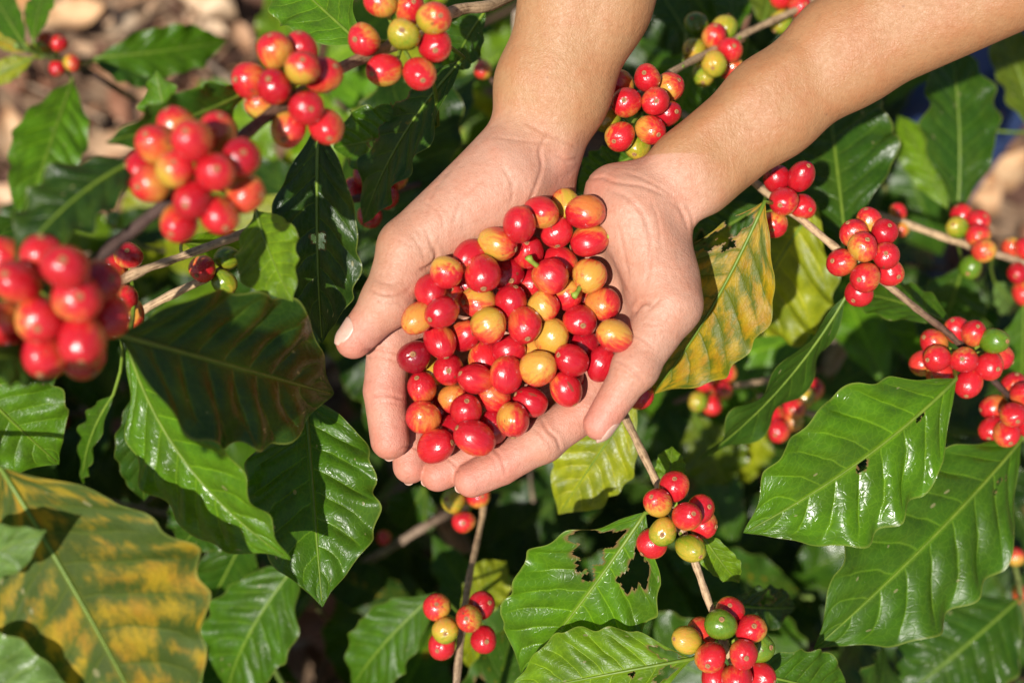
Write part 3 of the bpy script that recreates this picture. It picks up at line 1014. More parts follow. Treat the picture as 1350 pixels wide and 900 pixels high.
def right_branch():
    b, o = branch('long tan branch with four red clusters right of the hands',
                  [(1420, 600, .90), (1362, 548, .865), (1320, 512, .84), (1262, 450, .815), (1215, 412, .80), (1165, 372, .79), (1110, 333, .785), (1055, 288, .79), (985, 232, .83), (900, 150, .98)],
                  [.0016, .0018, .002, .0022, .0024], [BRN, DKB, BRN, TAN, TAN, TAN], nodes=[(1040, 275, .80), (1148, 350, .79), (1268, 462, .82), (1330, 525, .85)])
    cluster(b, o, (1042, 262, .80), [(1024, 237, 0, 'dr'), (1056, 232, 1, 'dr'), (1032, 266, 2, 'ro'), (1057, 272, 0, 'ro'), (1021, 296, 1, 'ro')], .79)
    cluster(b, o, (1145, 342, .795), [(1125, 308, 0, 'r'), (1165, 307, 0, 'dr'), (1138, 326, 2, 'o'), (1168, 338, 1, 'r'), (1110, 346, 0, 'r'), (1140, 365, 2, 'r'),
            (1173, 358, -1, 'o'), (1133, 385, 0, 'dr'), (1146, 293, -2, 'o')], .775)
    cluster(b, o, (1272, 468, .825), [(1283, 438, 0, 'r'), (1262, 434, -1, 'o'), (1230, 450, -1, 'r'), (1312, 450, 1, 'g'), (1234, 473, 1, 'r'), (1270, 474, 2, 'ro'),
            (1305, 482, 1, 'ro'), (1318, 470, -1, 'r'), (1277, 505, 0, 'r'), (1218, 480, -2, 'y'), (1240, 493, -2, 'y')], .81)
    cluster(b, o, (1334, 530, .855), [(1337, 507, 0, 'ro'), (1349, 520, 1, 'r'), (1310, 537, 0, 'r'), (1337, 547, 2, 'r'), (1308, 565, 0, 'ro'), (1328, 572, 1, 'o'), (1355, 560, 0, 'r')], .845)
    add_leaf(b, o, (1260, 500, .79), (980, 702, .77), 192, 'bright', roll=-10, bend=.06, wave=.045, bulge=.035, fold=.14, side=.015,
             holes=((.50, .07, .022, .05), (.21, .05, .022, .045), (.52, .10, .012, .03)), petiole=(1266, 470, .82), label='large sunlit leaf with two small holes')
    add_leaf(b, o, (1346, 580, .85), (1072, 856, .795), 200, 'mid', roll=-8, bend=.07, wave=.045, bulge=.04, fold=.10, side=-.015, holes=((.17, .22, .012, .03), (.21, .28, .01, .03), (.14, .35, .01, .03)), petiole=(1345, 535, .86), label='largest leaf at lower right with tiny holes by its base')
    add_leaf(b, o, (1114, 392, .80), (922, 606, .86), 84, 'dark', .12, roll=-48, bend=.06, wave=.11, nwave=3.2, petiole=(1148, 352, .79), label='narrow wavy leaf turned on its edge')
    add_leaf(b, o, (1258, 430, .84), (1112, 388, .92), 70, 'mid', roll=30, bend=.08, petiole=(1262, 450, .815))
    add_leaf(b, o, (1008, 266, .758), (860, 520, .80), 150, (0.13, 0.15, 0.006), .50, roll=14, bend=.05, wave=.04, bulge=.016, fold=.08, side=.04,
             holes=((.13, -.60, .08, .36), (.22, -.35, .03, .12), (.24, -.8, .05, .2)), petiole=(1035, 270, .80), label='yellow mottled leaf eaten away near its base')
    add_leaf(b, o, (1075, 268, .90), (970, 440, .97), 190, 'yg', .12, roll=15, bend=.08, wave=.08, petiole=(1042, 275, .80))
    add_leaf(b, o, (1114, 310, .90), (1088, 95, .96), 158, 'dark', roll=-14, bend=.05, petiole=(1110, 333, .785))
    add_leaf(b, o, (1005, 272, .86), (905, 335, .90), 74, 'dark', roll=20, holes=((.5, .3, .12, .3), (.75, -.2, .08, .3)), petiole=(1010, 250, .81))
right_branch()

def lower_centre_branch():
    b, o = branch('pale twig below the right thumb with two mixed green and red clusters',
                  [(1010, 960, .79), (965, 872, .75), (937, 800, .745), (905, 712, .745), (868, 640, .755), (822, 545, .785), (790, 480, .86), (760, 420, 1.0)],
                  [.0018, .002, .0022, .0022], [TAN, TAN, TAN, TAN, BRN], nodes=[(892, 684, .75), (955, 845, .75)])
    cluster(b, o, (892, 684, .752), [(867, 662, 1, 'yo'), (890, 641, 0, 'r'), (875, 700, 1, 'yg'), (860, 717, -1, 'ro'), (906, 680, 2, 'r'), (924, 671, 0, 'r'),
            (928, 690, -1, 'o'), (911, 722, 0, 'yg')], .735)
    cluster(b, o, (958, 850, .752), [(962, 805, 0, 'ro'), (951, 823, 2, 'g'), (989, 829, 1, 'ro'), (980, 863, 1, 'r'), (938, 866, 2, 'o'), (973, 893, 1, 'r'),
            (1002, 890, 0, 'r'), (1000, 852, -1, 'g'), (925, 832, -2, 'y'), (906, 843, -1, 'ol'), (945, 893, -1, 'ro')], .735)
    cluster(b, o, (838, 530, .80), [(844, 520, 0, 'yo')], .80)
    add_leaf(b, o, (850, 676, .745), (688, 890, .78), 196, 'bright', .08, roll=-8, bend=.05, wave=.04, fold=.10, bulge=.03,
             holes=((.20, -.50, .085, .38), (.30, -.30, .055, .16), (.37, -.14, .03, .07), (.21, .48, .085, .22), (.29, .36, .045, .12)), petiole=(890, 672, .75), label='sunlit leaf with big eaten holes both sides of its midrib')
    add_leaf(b, o, (912, 868, .74), (668, 915, .765), 130, 'light', .1, roll=16, bend=.09, wave=.05, bulge=.045,
             holes=((.10, -.45, .06, .35), (.13, .4, .05, .25), (.30, .1, .015, .06)), petiole=(950, 850, .75), label='glossy yellow green leaf with a torn base at bottom edge')
    add_leaf(b, o, (985, 885, .76), (1118, 915, .79), 96, 'mid', roll=-12, bend=.1, bulge=.06, petiole=(962, 868, .752))
    add_leaf(b, o, (838, 526, .83), (736, 678, .86), 104, 'yg', .2, roll=6, bend=.04, wave=.04, petiole=(822, 545, .785), label='pale yellow green leaf right under the fingers')
    add_leaf(b, o, (880, 645, .79), (886, 588, .80), 40, 'light', petiole=(885, 672, .755))
    add_leaf(b, o, (922, 698, .765), (975, 768, .78), 46, 'light', roll=25, petiole=(895, 686, .753))
    add_leaf(b, o, (958, 795, .86), (1050, 800, .87), 72, 'deep', roll=20, holes=((.5, .4, .08, .3),), petiole=(935, 800, .747))
lower_centre_branch()

def bottom_branch():
    b, o = branch('thin brown twig below the fingertips with six dull ripening cherries', [(642, 640, .93), (632, 700, .905), (618, 765, .865), (608, 840, .835), (600, 920, .82), (596, 1000, .83)],
                  [.0018, .0022, .0024], [TAN, TAN, GRY], nodes=[(612, 820, .845), (625, 665, .92)])
    cluster(b, o, (612, 822, .85), [(577, 800, 0, 'yo'), (635, 798, 0, 'dr'), (618, 815, 2, 'y'), (588, 830, 1, 'ol'), (638, 842, 0, 'dr'), (583, 851, -1, 'r')], .815)
    cluster(b, o, (622, 665, .93), [(597, 660, 0, 'yg'), (612, 688, 1, 'ro'), (632, 653, -1, 'yo')], .91)
    add_leaf(b, o, (574, 782, .93), (465, 905, .96), 92, 'mid', roll=22, bend=.12, bulge=.05, petiole=(612, 815, .855))
    add_leaf(b, o, (608, 805, .95), (668, 740, .97), 66, 'yg', roll=10, petiole=(614, 815, .86))
    add_leaf(b, o, (612, 800, .94), (628, 885, .96), 44, 'yg', roll=-20, petiole=(614, 815, .86))
bottom_branch()

def top_branch():
    b, o = branch('twig between the two forearms with a pink red cluster and a greenish one',
                  [(780, 172, .82), (815, 146, .80), (848, 125, .79), (885, 96, .82), (940, 66, .88), (1000, 36, .92), (1060, 8, .95), (1150, -40, 1.0)], .0022, [BRN, TAN, TAN, TAN], nodes=[(845, 130, .79), (940, 66, .89)])
    cluster(b, o, (846, 145, .785), [(853, 102, 0, 'r'), (826, 134, 2, 'r'), (863, 134, 1, 'r'), (857, 172, 1, 'ro'), (818, 180, 1, 'yo'), (798, 157, 0, 'yg'), (880, 150, -1, 'dr'),
            (840, 192, -1, 'yg'), (882, 116, -2, 'o'), (815, 112, -2, 'o')], .76)
    cluster(b, o, (940, 66, .90), [(942, 47, 1, 'ro'), (916, 67, 0, 'ol'), (962, 65, 1, 'ro'), (942, 85, 2, 'ol'), (928, 98, 0, 'yg'), (962, 88, -1, 'y'), (918, 33, -1, 'g'), (955, 36, -2, 'yg')], .885)
    cluster(b, o, (1048, 14, .955), [(1054, 8, 0, 'r'), (1028, -4, -1, 'o'), (1030, 30, -1, 'yg')], .95)
    add_leaf(b, o, (838, 205, .82), (762, 250, .86), 66, 'mid', roll=15, holes=((.25, .3, .1, .3),), petiole=(822, 150, .80))
    add_leaf(b, o, (968, 46, 1.0), (958, -25, 1.03), 52, 'mid', petiole=(960, 58, .9))
    add_leaf(b, o, (905, 45, .98), (862, -20, 1.0), 50, 'dark', petiole=(900, 88, .83))
    add_leaf(b, o, (925, 62, .97), (890, 165, 1.02), 100, 'mid', roll=20, petiole=(920, 76, .86))
    add_leaf(b, o, (1005, 36, .99), (1020, -30, 1.02), 60, 'dull', petiole=(1000, 36, .92))
    add_leaf(b, o, (985, 50, 1.0), (960, 140, 1.05), 80, 'dark', roll=-10, petiole=(975, 50, .9))
top_branch()

def right_far_branch():
    b, o = branch('blurred pale branch with yellow and orange cherries at the right edge', [(1120, 275, .96), (1185, 292, .955), (1260, 318, .955), (1350, 346, .97), (1420, 368, 1.0)], .0026, [TAN, TAN, GRY], nodes=[(1285, 322, .96)])
    cluster(b, o, (1280, 318, .965), [(1290, 310, 1, 'o'), (1298, 330, 1, 'y'), (1262, 300, 0, 'yg'), (1280, 352, 0, 'g'), (1268, 286, -1, 'ro'), (1290, 292, 0, 'ro')], .945)
    cluster(b, o, (1345, 350, .975), [(1335, 328, 0, 'y'), (1352, 327, 0, 'r'), (1342, 360, 1, 'dr'), (1349, 386, 0, 'y')], .965)
    cluster(b, o, (1185, 290, .96), [(1183, 280, 0, 'o'), (1188, 300, 0, 'y')], .96, .006)
    add_leaf(b, o, (1350, 400, 1.0), (1345, 540, 1.05), 70, 'mid', roll=20, petiole=(1350, 346, .97))
    add_leaf(b, o, (1270, 350, 1.02), (1240, 440, 1.08), 90, 'dark', roll=20, petiole=(1262, 318, .955))
    add_leaf(b, o, (1310, 370, 1.03), (1340, 410, 1.08), 40, 'pale', roll=20, petiole=(1310, 334, .96))
right_far_branch()

def right_hanging_shoot():
    b, o = branch('dim shoot with long hanging leaves beside the blue trousers', [(1262, 300, 1.03), (1275, 240, 1.08), (1290, 160, 1.15), (1330, 150, 1.6)], .0024, [GRN, BRN, BRN], group='leafy coffee shoots')
    add_leaf(b, o, (1262, 282, 1.02), (1250, 45, 1.02), 112, 'dark', roll=15, bend=.06, wave=.06, petiole=(1264, 296, 1.03))
    add_leaf(b, o, (1250, 276, 1.05), (1184, 152, 1.08), 56, 'light', roll=-10, petiole=(1262, 298, 1.03))
    add_leaf(b, o, (1365, 175, 1.1), (1308, 18, 1.1), 76, 'dull', roll=15, petiole=(1292, 170, 1.13))
right_hanging_shoot()

def mid_twigs():
    b, o = branch('shaded blurred twig with orange cherries below the yellow leaf', [(890, 530, 1.08), (930, 515, 1.05), (985, 506, 1.04), (1040, 495, 1.1), (1110, 480, 1.3)], .0022, [BRN, TAN, BRN])
    cluster(b, o, (942, 512, 1.05), [(958, 490, 0, 'yo'), (929, 503, 1, 'o'), (953, 515, 1, 'yo'), (920, 530, 0, 'yg'), (938, 533, -1, 'yo')], 1.03)
    add_leaf(b, o, (915, 545, 1.08), (960, 640, 1.12), 90, 'dull', roll=10, petiole=(925, 518, 1.05))
    add_leaf(b, o, (1000, 520, 1.1), (970, 640, 1.15), 70, 'yg', roll=10, petiole=(985, 506, 1.04))
    b, o = branch('blurred twig with orange and yellow cherries above the large sunlit leaf', [(1000, 522, 1.0), (1038, 536, .985), (1085, 550, .985), (1160, 575, 1.05), (1240, 560, 1.3)], .0024, [TAN, TAN, BRN])
    cluster(b, o, (1040, 538, .99), [(1070, 513, 0, 'o'), (1060, 523, 1, 'yg'), (1047, 537, 2, 'o'), (1018, 543, 1, 'ro'), (1027, 567, 1, 'r'), (1045, 553, 0, 'y')], .97)
    b, o = branch('far twig with two small red cherries in shade', [(1085, 500, 1.35), (1110, 512, 1.33), (1150, 520, 1.35), (1200, 510, 1.5)], .002, [BRN, DKB])
    cluster(b, o, (1112, 512, 1.34), [(1102, 507, 0, 'r'), (1126, 514, 0, 'r')], 1.33)
    b, o = branch('blurred red cherries hanging on a far twig at the left edge', [(30, 545, 1.2), (70, 550, 1.2), (120, 545, 1.25), (160, 560, 1.5)], .002, [BRN, DKB])
    cluster(b, o, (72, 552, 1.2), [(78, 555, 1, 'r'), (64, 573, 0, 'r')], 1.19)
    b, o = branch('far twig with one green cherry and one orange cherry behind left clusters', [(140, 270, 1.05), (160, 300, 1.07), (220, 330, 1.1), (430, 300, 1.2)], .0018, [GRN, BRN])
    cluster(b, o, (152, 278, 1.06), [(151, 291, 0, 'g')], 1.05, .0068)
    cluster(b, o, (425, 300, 1.19), [(428, 311, 0, 'o')], 1.15, .007)
    b, o = branch('bare grey forked twig with one orange cherry below left hand', [(410, 800, 1.2), (470, 750, 1.13), (515, 722, 1.10), (570, 688, 1.09), (640, 650, 1.15)], .0034, [GRY, GRY, BRN], group='bare coffee twigs')
    cluster(b, o, (512, 718, 1.10), [(506, 709, 0, 'o')], 1.08, .006)
    add_leaf(b, o, (560, 640, 1.12), (530, 700, 1.15), 70, 'dark', petiole=(560, 690, 1.09))
    b, o = branch('far shoot with orange cherries and a dark leaf at lower right corner', [(1330, 720, 1.06), (1342, 760, 1.04), (1350, 800, 1.04), (1370, 860, 1.1), (1400, 880, 1.4)], .002, [GRN, BRN])
    cluster(b, o, (1342, 758, 1.05), [(1339, 734, 0, 'o'), (1346, 783, 0, 'o')], 1.04, .0066)
    add_leaf(b, o, (1342, 790, 1.0), (1180, 925, 1.0), 150, 'dark', roll=12, bend=.08, petiole=(1348, 790, 1.04), label='dark glossy leaf in the lower right corner')
    b, o = branch('blurred yellow cherry on a hidden twig beside the left forearm', [(630, 75, .98), (640, 92, .98), (660, 120, 1.0), (700, 160, 1.2)], .0018, [BRN, DKB])
    cluster(b, o, (640, 92, .985), [(636, 92, 0, 'y')], .97, .0065)
mid_twigs()

def shade_overhang():
    # unseen branch added left of the frame to throw shade on the big dark leaf
    b, o = branch('unseen coffee branch added to shade the big dark leaf', [(-900, 300, .40), (-700, 430, .38), (-560, 520, .37), (-420, 640, .40)], .003, [BRN, BRN], group='leafy coffee shoots')
    s = SUN_LOCAL
    def over(px, py, d, D):
        p = loc(px, py, d)
        q = p + s * ((d - D) / s[2])
        return q
    for (px, py, d, D, dx, dy, w_) in ((305, 508, .665, .38, .033, -.006, .046),):
        c = over(px, py, d, D)
        bb, tt = c - np.array([dx, dy, 0]), c + np.array([dx, dy, 0])
        v, f, uv, rim, mid = leaf_geo(np.linalg.norm(tt - bb), w_ * 1.35, .03, seed=int(px))
        ax, y, n = leaf_frame(bb, tt, 0, s)
        lo = mesh('leaf', wld(bb + v @ np.stack([ax, y, n], 1).T), f, M_LEAF, b, o, attrs={'rim': rim}, uv=uv)
        lo.color = (*GREEN['mid'], 0)
        q = wld(loc(-560, 520, .37))
        pv, pf = tube(catmull([q, (q + wld(bb)) / 2 + np.array([0, 0, .004]), wld(bb)], 10), .0012, 6)
        mesh('petiole', pv, pf, M_RIB, lo, o)
shade_overhang()

# ------------------------------------------------------------------ shoots and trunks deeper in the bushes
PROTO = []
for i in range(7):
    v, f, uv, rim, mid = leaf_geo(0.12, 0.052, 0.10 + 0.05 * (i % 3), 0.02 * (i % 3 - 1), 0.1 + 0.05 * (i % 2), 0.06 + 0.02 * (i % 3), 0.04, 30, 14,
                                  ((.5, .5, .05, .2),) if i == 3 else (), 400 + i, 0.3 * (i % 3 - 1))
    # short petiole strip at the base
    po = mesh('leaf', v, f, M_LEAF, attrs={'rim': rim}, uv=uv)
    PROTO.append(po.data)
    bpy.data.objects.remove(po)

def quick_leaf(parent, origin, b, t, n, wscale, color, yel):
    L = np.linalg.norm(t - b)
    ax = unit(t - b)
    n = unit(n - ax * (n @ ax))
    y = np.cross(n, ax)
    o = bpy.data.objects.new('leaf', random.choice(PROTO))
    COL.objects.link(o)
    R = RM @ np.stack([ax, y, n], 1)
    M = Matrix(R.tolist()).to_4x4()
    s = L / 0.12
    M = Matrix.Translation(Vector(wld(b) - origin)) @ M @ Matrix.Diagonal((s, s * wscale, s, 1))
    o.parent = parent
    o.matrix_basis = M
    o.color = (*color, yel)

OPEN = [(380, 765, 485, 920), (92, 95, 200, 300), (195, 5, 345, 85), (1285, 120, 1370, 300), (1050, 690, 1100, 760), (0, 100, 25, 330)]
def in_open(p):
    d = FOCUS - p[2]
    x, y = p[0] / d * FPX + 675, 450 - p[1] / d * FPX
    return any(a < x < c and b < y < e for a, b, c, e in OPEN)

def filler(px, py, d, lab, cols, n=6, size=0.12, seed=0, drop=0.45):
    r = random.Random(seed)
    top = loc(px, py, d)
    dirn = np.array([r.uniform(-0.6, 0.6), r.uniform(-0.5, 0.5), -1.0])
    root = top + dirn * drop
    o = wld(root)
    b = thing('leafy_shoot', lab, 'leafy shoot', o, 'leafy shoots deeper in the bushes')
    P = catmull([root, (root + top) / 2 + np.array([r.uniform(-.03, .03), r.uniform(-.03, .03), 0]), top], 26)
    V, F = tube(wld(P), np.linspace(0.0035, 0.0016, 26), 7, 0.06)
    mesh('stem', V, F, M_BARK, b, o, attrs={'col': np.tile(np.array(r.choice([BRN, GRY, GRN])), (len(V), 1))})
    a0 = r.uniform(0, 6.28)
    for k in range(n):
        q = P[25 - (k // 2) * 4]
        a = a0 + (k % 2) * math.pi + (k // 2) * 1.45 + r.uniform(-.3, .3)
        tilt = r.uniform(-0.55, 0.25)
        ax = np.array([math.cos(a) * math.cos(tilt), math.sin(a) * math.cos(tilt), math.sin(tilt)])
        L = size * r.uniform(0.75, 1.2)
        if any(in_open(q + ax * (0.012 + L * f)) for f in (0.1, 0.4, 0.7, 1.0)):
            continue
        nn = unit(np.array([r.uniform(-.4, .4), r.uniform(-.4, .4), 1.0]))
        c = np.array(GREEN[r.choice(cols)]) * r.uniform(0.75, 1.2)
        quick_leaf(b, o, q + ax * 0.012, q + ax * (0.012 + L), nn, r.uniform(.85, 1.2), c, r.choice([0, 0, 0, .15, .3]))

def fillers():
    r = random.Random(21)
    k = 0
    deep, sunny = ['deep', 'deep', 'dark'], ['bright', 'light', 'light', 'yg']  # shade is put into the deep greens, sunlight into the sunny ones
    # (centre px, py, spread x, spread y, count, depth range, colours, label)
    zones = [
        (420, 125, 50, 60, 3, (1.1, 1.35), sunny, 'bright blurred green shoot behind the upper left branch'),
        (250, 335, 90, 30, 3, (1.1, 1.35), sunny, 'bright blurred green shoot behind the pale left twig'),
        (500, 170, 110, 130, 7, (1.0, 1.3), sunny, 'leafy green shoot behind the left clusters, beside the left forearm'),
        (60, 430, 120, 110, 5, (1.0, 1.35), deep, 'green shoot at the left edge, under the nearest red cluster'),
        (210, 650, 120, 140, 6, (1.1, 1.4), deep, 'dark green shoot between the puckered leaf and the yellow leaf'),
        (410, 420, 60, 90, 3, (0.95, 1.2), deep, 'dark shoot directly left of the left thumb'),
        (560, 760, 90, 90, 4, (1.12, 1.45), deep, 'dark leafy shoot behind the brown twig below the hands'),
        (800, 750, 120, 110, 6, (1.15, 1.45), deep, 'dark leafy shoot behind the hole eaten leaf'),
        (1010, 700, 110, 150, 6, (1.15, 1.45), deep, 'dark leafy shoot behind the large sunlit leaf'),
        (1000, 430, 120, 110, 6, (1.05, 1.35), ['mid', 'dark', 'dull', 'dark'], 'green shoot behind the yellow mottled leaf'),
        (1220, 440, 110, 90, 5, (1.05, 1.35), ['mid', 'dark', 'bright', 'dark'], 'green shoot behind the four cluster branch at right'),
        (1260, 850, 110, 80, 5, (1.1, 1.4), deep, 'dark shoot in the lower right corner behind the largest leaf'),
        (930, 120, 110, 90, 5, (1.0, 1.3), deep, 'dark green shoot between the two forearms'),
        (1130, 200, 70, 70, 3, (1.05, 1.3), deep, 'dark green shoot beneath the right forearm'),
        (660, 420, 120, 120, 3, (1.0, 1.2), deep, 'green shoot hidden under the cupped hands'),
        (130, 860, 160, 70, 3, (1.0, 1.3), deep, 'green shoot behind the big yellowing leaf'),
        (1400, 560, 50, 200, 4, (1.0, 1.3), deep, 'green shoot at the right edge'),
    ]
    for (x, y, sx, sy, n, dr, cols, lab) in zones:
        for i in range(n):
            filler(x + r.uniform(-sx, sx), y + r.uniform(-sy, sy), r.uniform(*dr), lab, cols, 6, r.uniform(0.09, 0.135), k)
            k += 1
fillers()

def unseen_shade_shoots():
    # unseen shoots added below and left of the picture to shade the background
    r = random.Random(77)
    k = 900
    for i in range(26):
        x = -150 + 1250 * (i % 13) / 12 + r.uniform(-40, 40)
        y = (1040 if i < 13 else 1230) + r.uniform(-30, 40)
        filler(x, y, r.uniform(.88, 1.02), 'unseen green shoot added below the bottom edge for shade', ['mid', 'dark'], 8, .135, k + i, .5)
    for i in range(9):
        filler(-230 + r.uniform(-60, 30), 420 + 70 * i, r.uniform(.9, 1.05), 'unseen green shoot added past the left edge for shade', ['mid', 'dark'], 8, .13, k + 40 + i, .5)
unseen_shade_shoots()

def trunk(px, py, dtop, lab, seed):
    r = random.Random(seed)
    top = at(px, py, dtop)
    root = top.copy()
    root[2] = 0.0
    root[0] += r.uniform(-.03, .03)
    o = root
    b = thing('coffee_bush', lab, 'coffee bush', o, 'trunks of the coffee bushes')
    P = catmull([root + np.array([0, 0, -.02]), root * .6 + top * .4 + np.array([.012, .01, 0]), top], 40)
    V, F = tube(P, np.linspace(0.017, 0.008, 40), 14, 0.08)
    uv = np.vstack([np.stack([np.tile(np.arange(14) / 14, 40), np.repeat(np.linspace(0, 1, 40) * 3, 14)], 1), [[0, 0], [0, 1]]])
    mesh('trunk', V, F, M_BARK, b, o, attrs={'col': np.tile(np.array((0.36, 0.28, 0.20)), (len(V), 1))}, uv=uv)
trunk(1128, 415, 1.12, 'pale grey coffee trunk rising behind the narrow wavy leaf', 1)
trunk(560, 640, 1.22, 'grey brown coffee trunk in shade below the hands', 2)
trunk(690, 20, 0.98, 'knobbly brown coffee trunk behind the left forearm', 3)

# ------------------------------------------------------------------ the person: one continuous body grown from a distance field
def hp(px, py, z):
    return np.array([(px - 675) / FPX * (730 - z), (450 - py) / FPX * (730 - z), z], float)

def axis_steps(segs):
    out = [segs[0][0]]
    for a, b, s in segs:
        n = max(1, int(round((b - a) / s)))
        out += list(a + (b - a) * (np.arange(1, n + 1) / n))
    return np.array(out)

class Field:
    def __init__(self, xs, ys, zs):
        self.x, self.y, self.z = xs, ys, zs
        self.F = np.full((len(xs), len(ys), len(zs)), 60.0, np.float32)
    def rng(self, lo, hi):
        s = []
        for ax, a, b in zip((self.x, self.y, self.z), lo, hi):
            i = max(0, np.searchsorted(ax, a) - 1)
            j = min(len(ax), np.searchsorted(ax, b) + 1)
            s.append(slice(i, j))
        return tuple(s)
    def cone(self, a, b, ra, rb, k=5.0, carve=False, flat=None):
        a, b = np.asarray(a, float), np.asarray(b, float)
        m = max(ra, rb) + k + 10
        sl = self.rng(np.minimum(a, b) - m, np.maximum(a, b) + m)
        if any(q.stop <= q.start for q in sl):
            return
        X = self.x[sl[0]][:, None, None].astype(np.float32)
        Y = self.y[sl[1]][None, :, None].astype(np.float32)
        Z = self.z[sl[2]][None, None, :].astype(np.float32)
        ba = (b - a).astype(np.float32)
        L2 = float(ba @ ba) + 1e-6
        px, py, pz = X - a[0], Y - a[1], Z - a[2]
        t = np.clip((px * ba[0] + py * ba[1] + pz * ba[2]) / L2, 0, 1)
        dx, dy, dz = px - t * ba[0], py - t * ba[1], pz - t * ba[2]
        if flat is not None:
            fz, nrm = flat
            dn = dx * nrm[0] + dy * nrm[1] + dz * nrm[2]
            dd = np.sqrt(np.maximum(dx * dx + dy * dy + dz * dz + dn * dn * (1 / fz ** 2 - 1), 0))
        else:
            dd = np.sqrt(dx * dx + dy * dy + dz * dz)
        d = dd - (ra + (rb - ra) * t)
        f = self.F[sl]
        if carve:
            h = np.clip(k - np.abs(f + d), 0, None) / k
            self.F[sl] = np.maximum(f, -d) + h * h * k * 0.25
        else:
            h = np.clip(k - np.abs(f - d), 0, None) / k
            self.F[sl] = np.minimum(f, d) - h * h * k * 0.25
    def chain(self, pts, rad, k=3.0):
        for i in range(len(pts) - 1):
            self.cone(pts[i], pts[i + 1], rad[i], rad[i + 1], k)
    def sample(self, p):
        ix = [int(np.clip(np.searchsorted(a, v) - 0, 0, len(a) - 1)) for a, v in zip((self.x, self.y, self.z), p)]
        return float(self.F[tuple(ix)])

def surface_nets(xs, ys, zs, F):
    S = F < 0
    c = [S[i:i - 1 or None, j:j - 1 or None, k:k - 1 or None] for i in (0, 1) for j in (0, 1) for k in (0, 1)]
    anyin = np.logical_or.reduce(c)
    allin = np.logical_and.reduce(c)
    act = anyin & ~allin
    I = np.argwhere(act)
    vid = np.full(act.shape, -1, np.int32)
    vid[act] = np.arange(len(I), dtype=np.int32)
    i, j, k = I.T
    val = np.stack([F[i + a, j + b, k + d] for a in (0, 1) for b in (0, 1) for d in (0, 1)], 1).astype(np.float64)
    corners = np.array([(a, b, d) for a in (0, 1) for b in (0, 1) for d in (0, 1)], float)
    acc = np.zeros((len(I), 3))
    cnt = np.zeros(len(I))
    for p in range(8):
        for q in range(p + 1, 8):
            if np.abs(corners[p] - corners[q]).sum() != 1:
                continue
            m = (val[:, p] < 0) != (val[:, q] < 0)
            t = val[m, p] / (val[m, p] - val[m, q])
            acc[m] += corners[p] + t[:, None] * (corners[q] - corners[p])
            cnt[m] += 1
    acc /= cnt[:, None]
    V = np.stack([xs[i] + acc[:, 0] * (xs[i + 1] - xs[i]), ys[j] + acc[:, 1] * (ys[j + 1] - ys[j]), zs[k] + acc[:, 2] * (zs[k + 1] - zs[k])], 1)
    Fc = []
    nx, ny, nz = F.shape
    # x edges
    e = np.argwhere(S[:-1, 1:-1, 1:-1] != S[1:, 1:-1, 1:-1]) + (0, 1, 1)
    a = S[e[:, 0], e[:, 1], e[:, 2]]
    q = np.stack([vid[e[:, 0], e[:, 1] - 1, e[:, 2] - 1], vid[e[:, 0], e[:, 1], e[:, 2] - 1], vid[e[:, 0], e[:, 1], e[:, 2]], vid[e[:, 0], e[:, 1] - 1, e[:, 2]]], 1)
    q[~a] = q[~a][:, ::-1]
    Fc.append(q)
    e = np.argwhere(S[1:-1, :-1, 1:-1] != S[1:-1, 1:, 1:-1]) + (1, 0, 1)
    a = S[e[:, 0], e[:, 1], e[:, 2]]
    q = np.stack([vid[e[:, 0] - 1, e[:, 1], e[:, 2] - 1], vid[e[:, 0] - 1, e[:, 1], e[:, 2]], vid[e[:, 0], e[:, 1], e[:, 2]], vid[e[:, 0], e[:, 1], e[:, 2] - 1]], 1)
    q[~a] = q[~a][:, ::-1]
    Fc.append(q)
    e = np.argwhere(S[1:-1, 1:-1, :-1] != S[1:-1, 1:-1, 1:]) + (1, 1, 0)
    a = S[e[:, 0], e[:, 1], e[:, 2]]
    q = np.stack([vid[e[:, 0] - 1, e[:, 1] - 1, e[:, 2]], vid[e[:, 0], e[:, 1] - 1, e[:, 2]], vid[e[:, 0], e[:, 1], e[:, 2]], vid[e[:, 0] - 1, e[:, 1], e[:, 2]]], 1)
    q[~a] = q[~a][:, ::-1]
    Fc.append(q)
    return V, np.vstack(Fc)

def smooth_mesh(V, Q, it=4, lam=0.5):
    E = np.vstack([Q[:, [0, 1]], Q[:, [1, 2]], Q[:, [2, 3]], Q[:, [3, 0]]])
    n = len(V)
    for k in range(it):
        acc = np.zeros_like(V)
        cnt = np.zeros(n)
        for c in range(3):
            acc[:, c] = np.bincount(E[:, 0], V[E[:, 1], c], n) + np.bincount(E[:, 1], V[E[:, 0], c], n)
        cnt = np.bincount(E[:, 0], minlength=n) + np.bincount(E[:, 1], minlength=n)
        V = V + (lam if k % 2 == 0 else -lam * 0.9) * (acc / cnt[:, None] - V)
    return V

def vnormals(V, Q):
    N = np.zeros_like(V)
    fn = np.cross(V[Q[:, 2]] - V[Q[:, 0]], V[Q[:, 3]] - V[Q[:, 1]])
    for c in range(4):
        for a in range(3):
            N[:, a] += np.bincount(Q[:, c], fn[:, a], len(V))
    return N / (np.linalg.norm(N, axis=1)[:, None] + 1e-12)

GX = axis_steps([(-118, -100, 6), (-100, 108, 0.9), (108, 262, 2.0), (262, 760, 8)])
GY = axis_steps([(-100, -88, 4), (-88, 112, 0.9), (112, 184, 1.8), (184, 830, 8)])
GZ = axis_steps([(-84, -70, 4), (-70, 44, 0.9), (44, 70, 2.5), (70, 480, 8)])

ELB_L, SHO_L = np.array([97, 334, 55.]), np.array([210, 540, 190.])
ELB_R, SHO_R = np.array([290, 212, 36.]), np.array([486, 470, 190.])

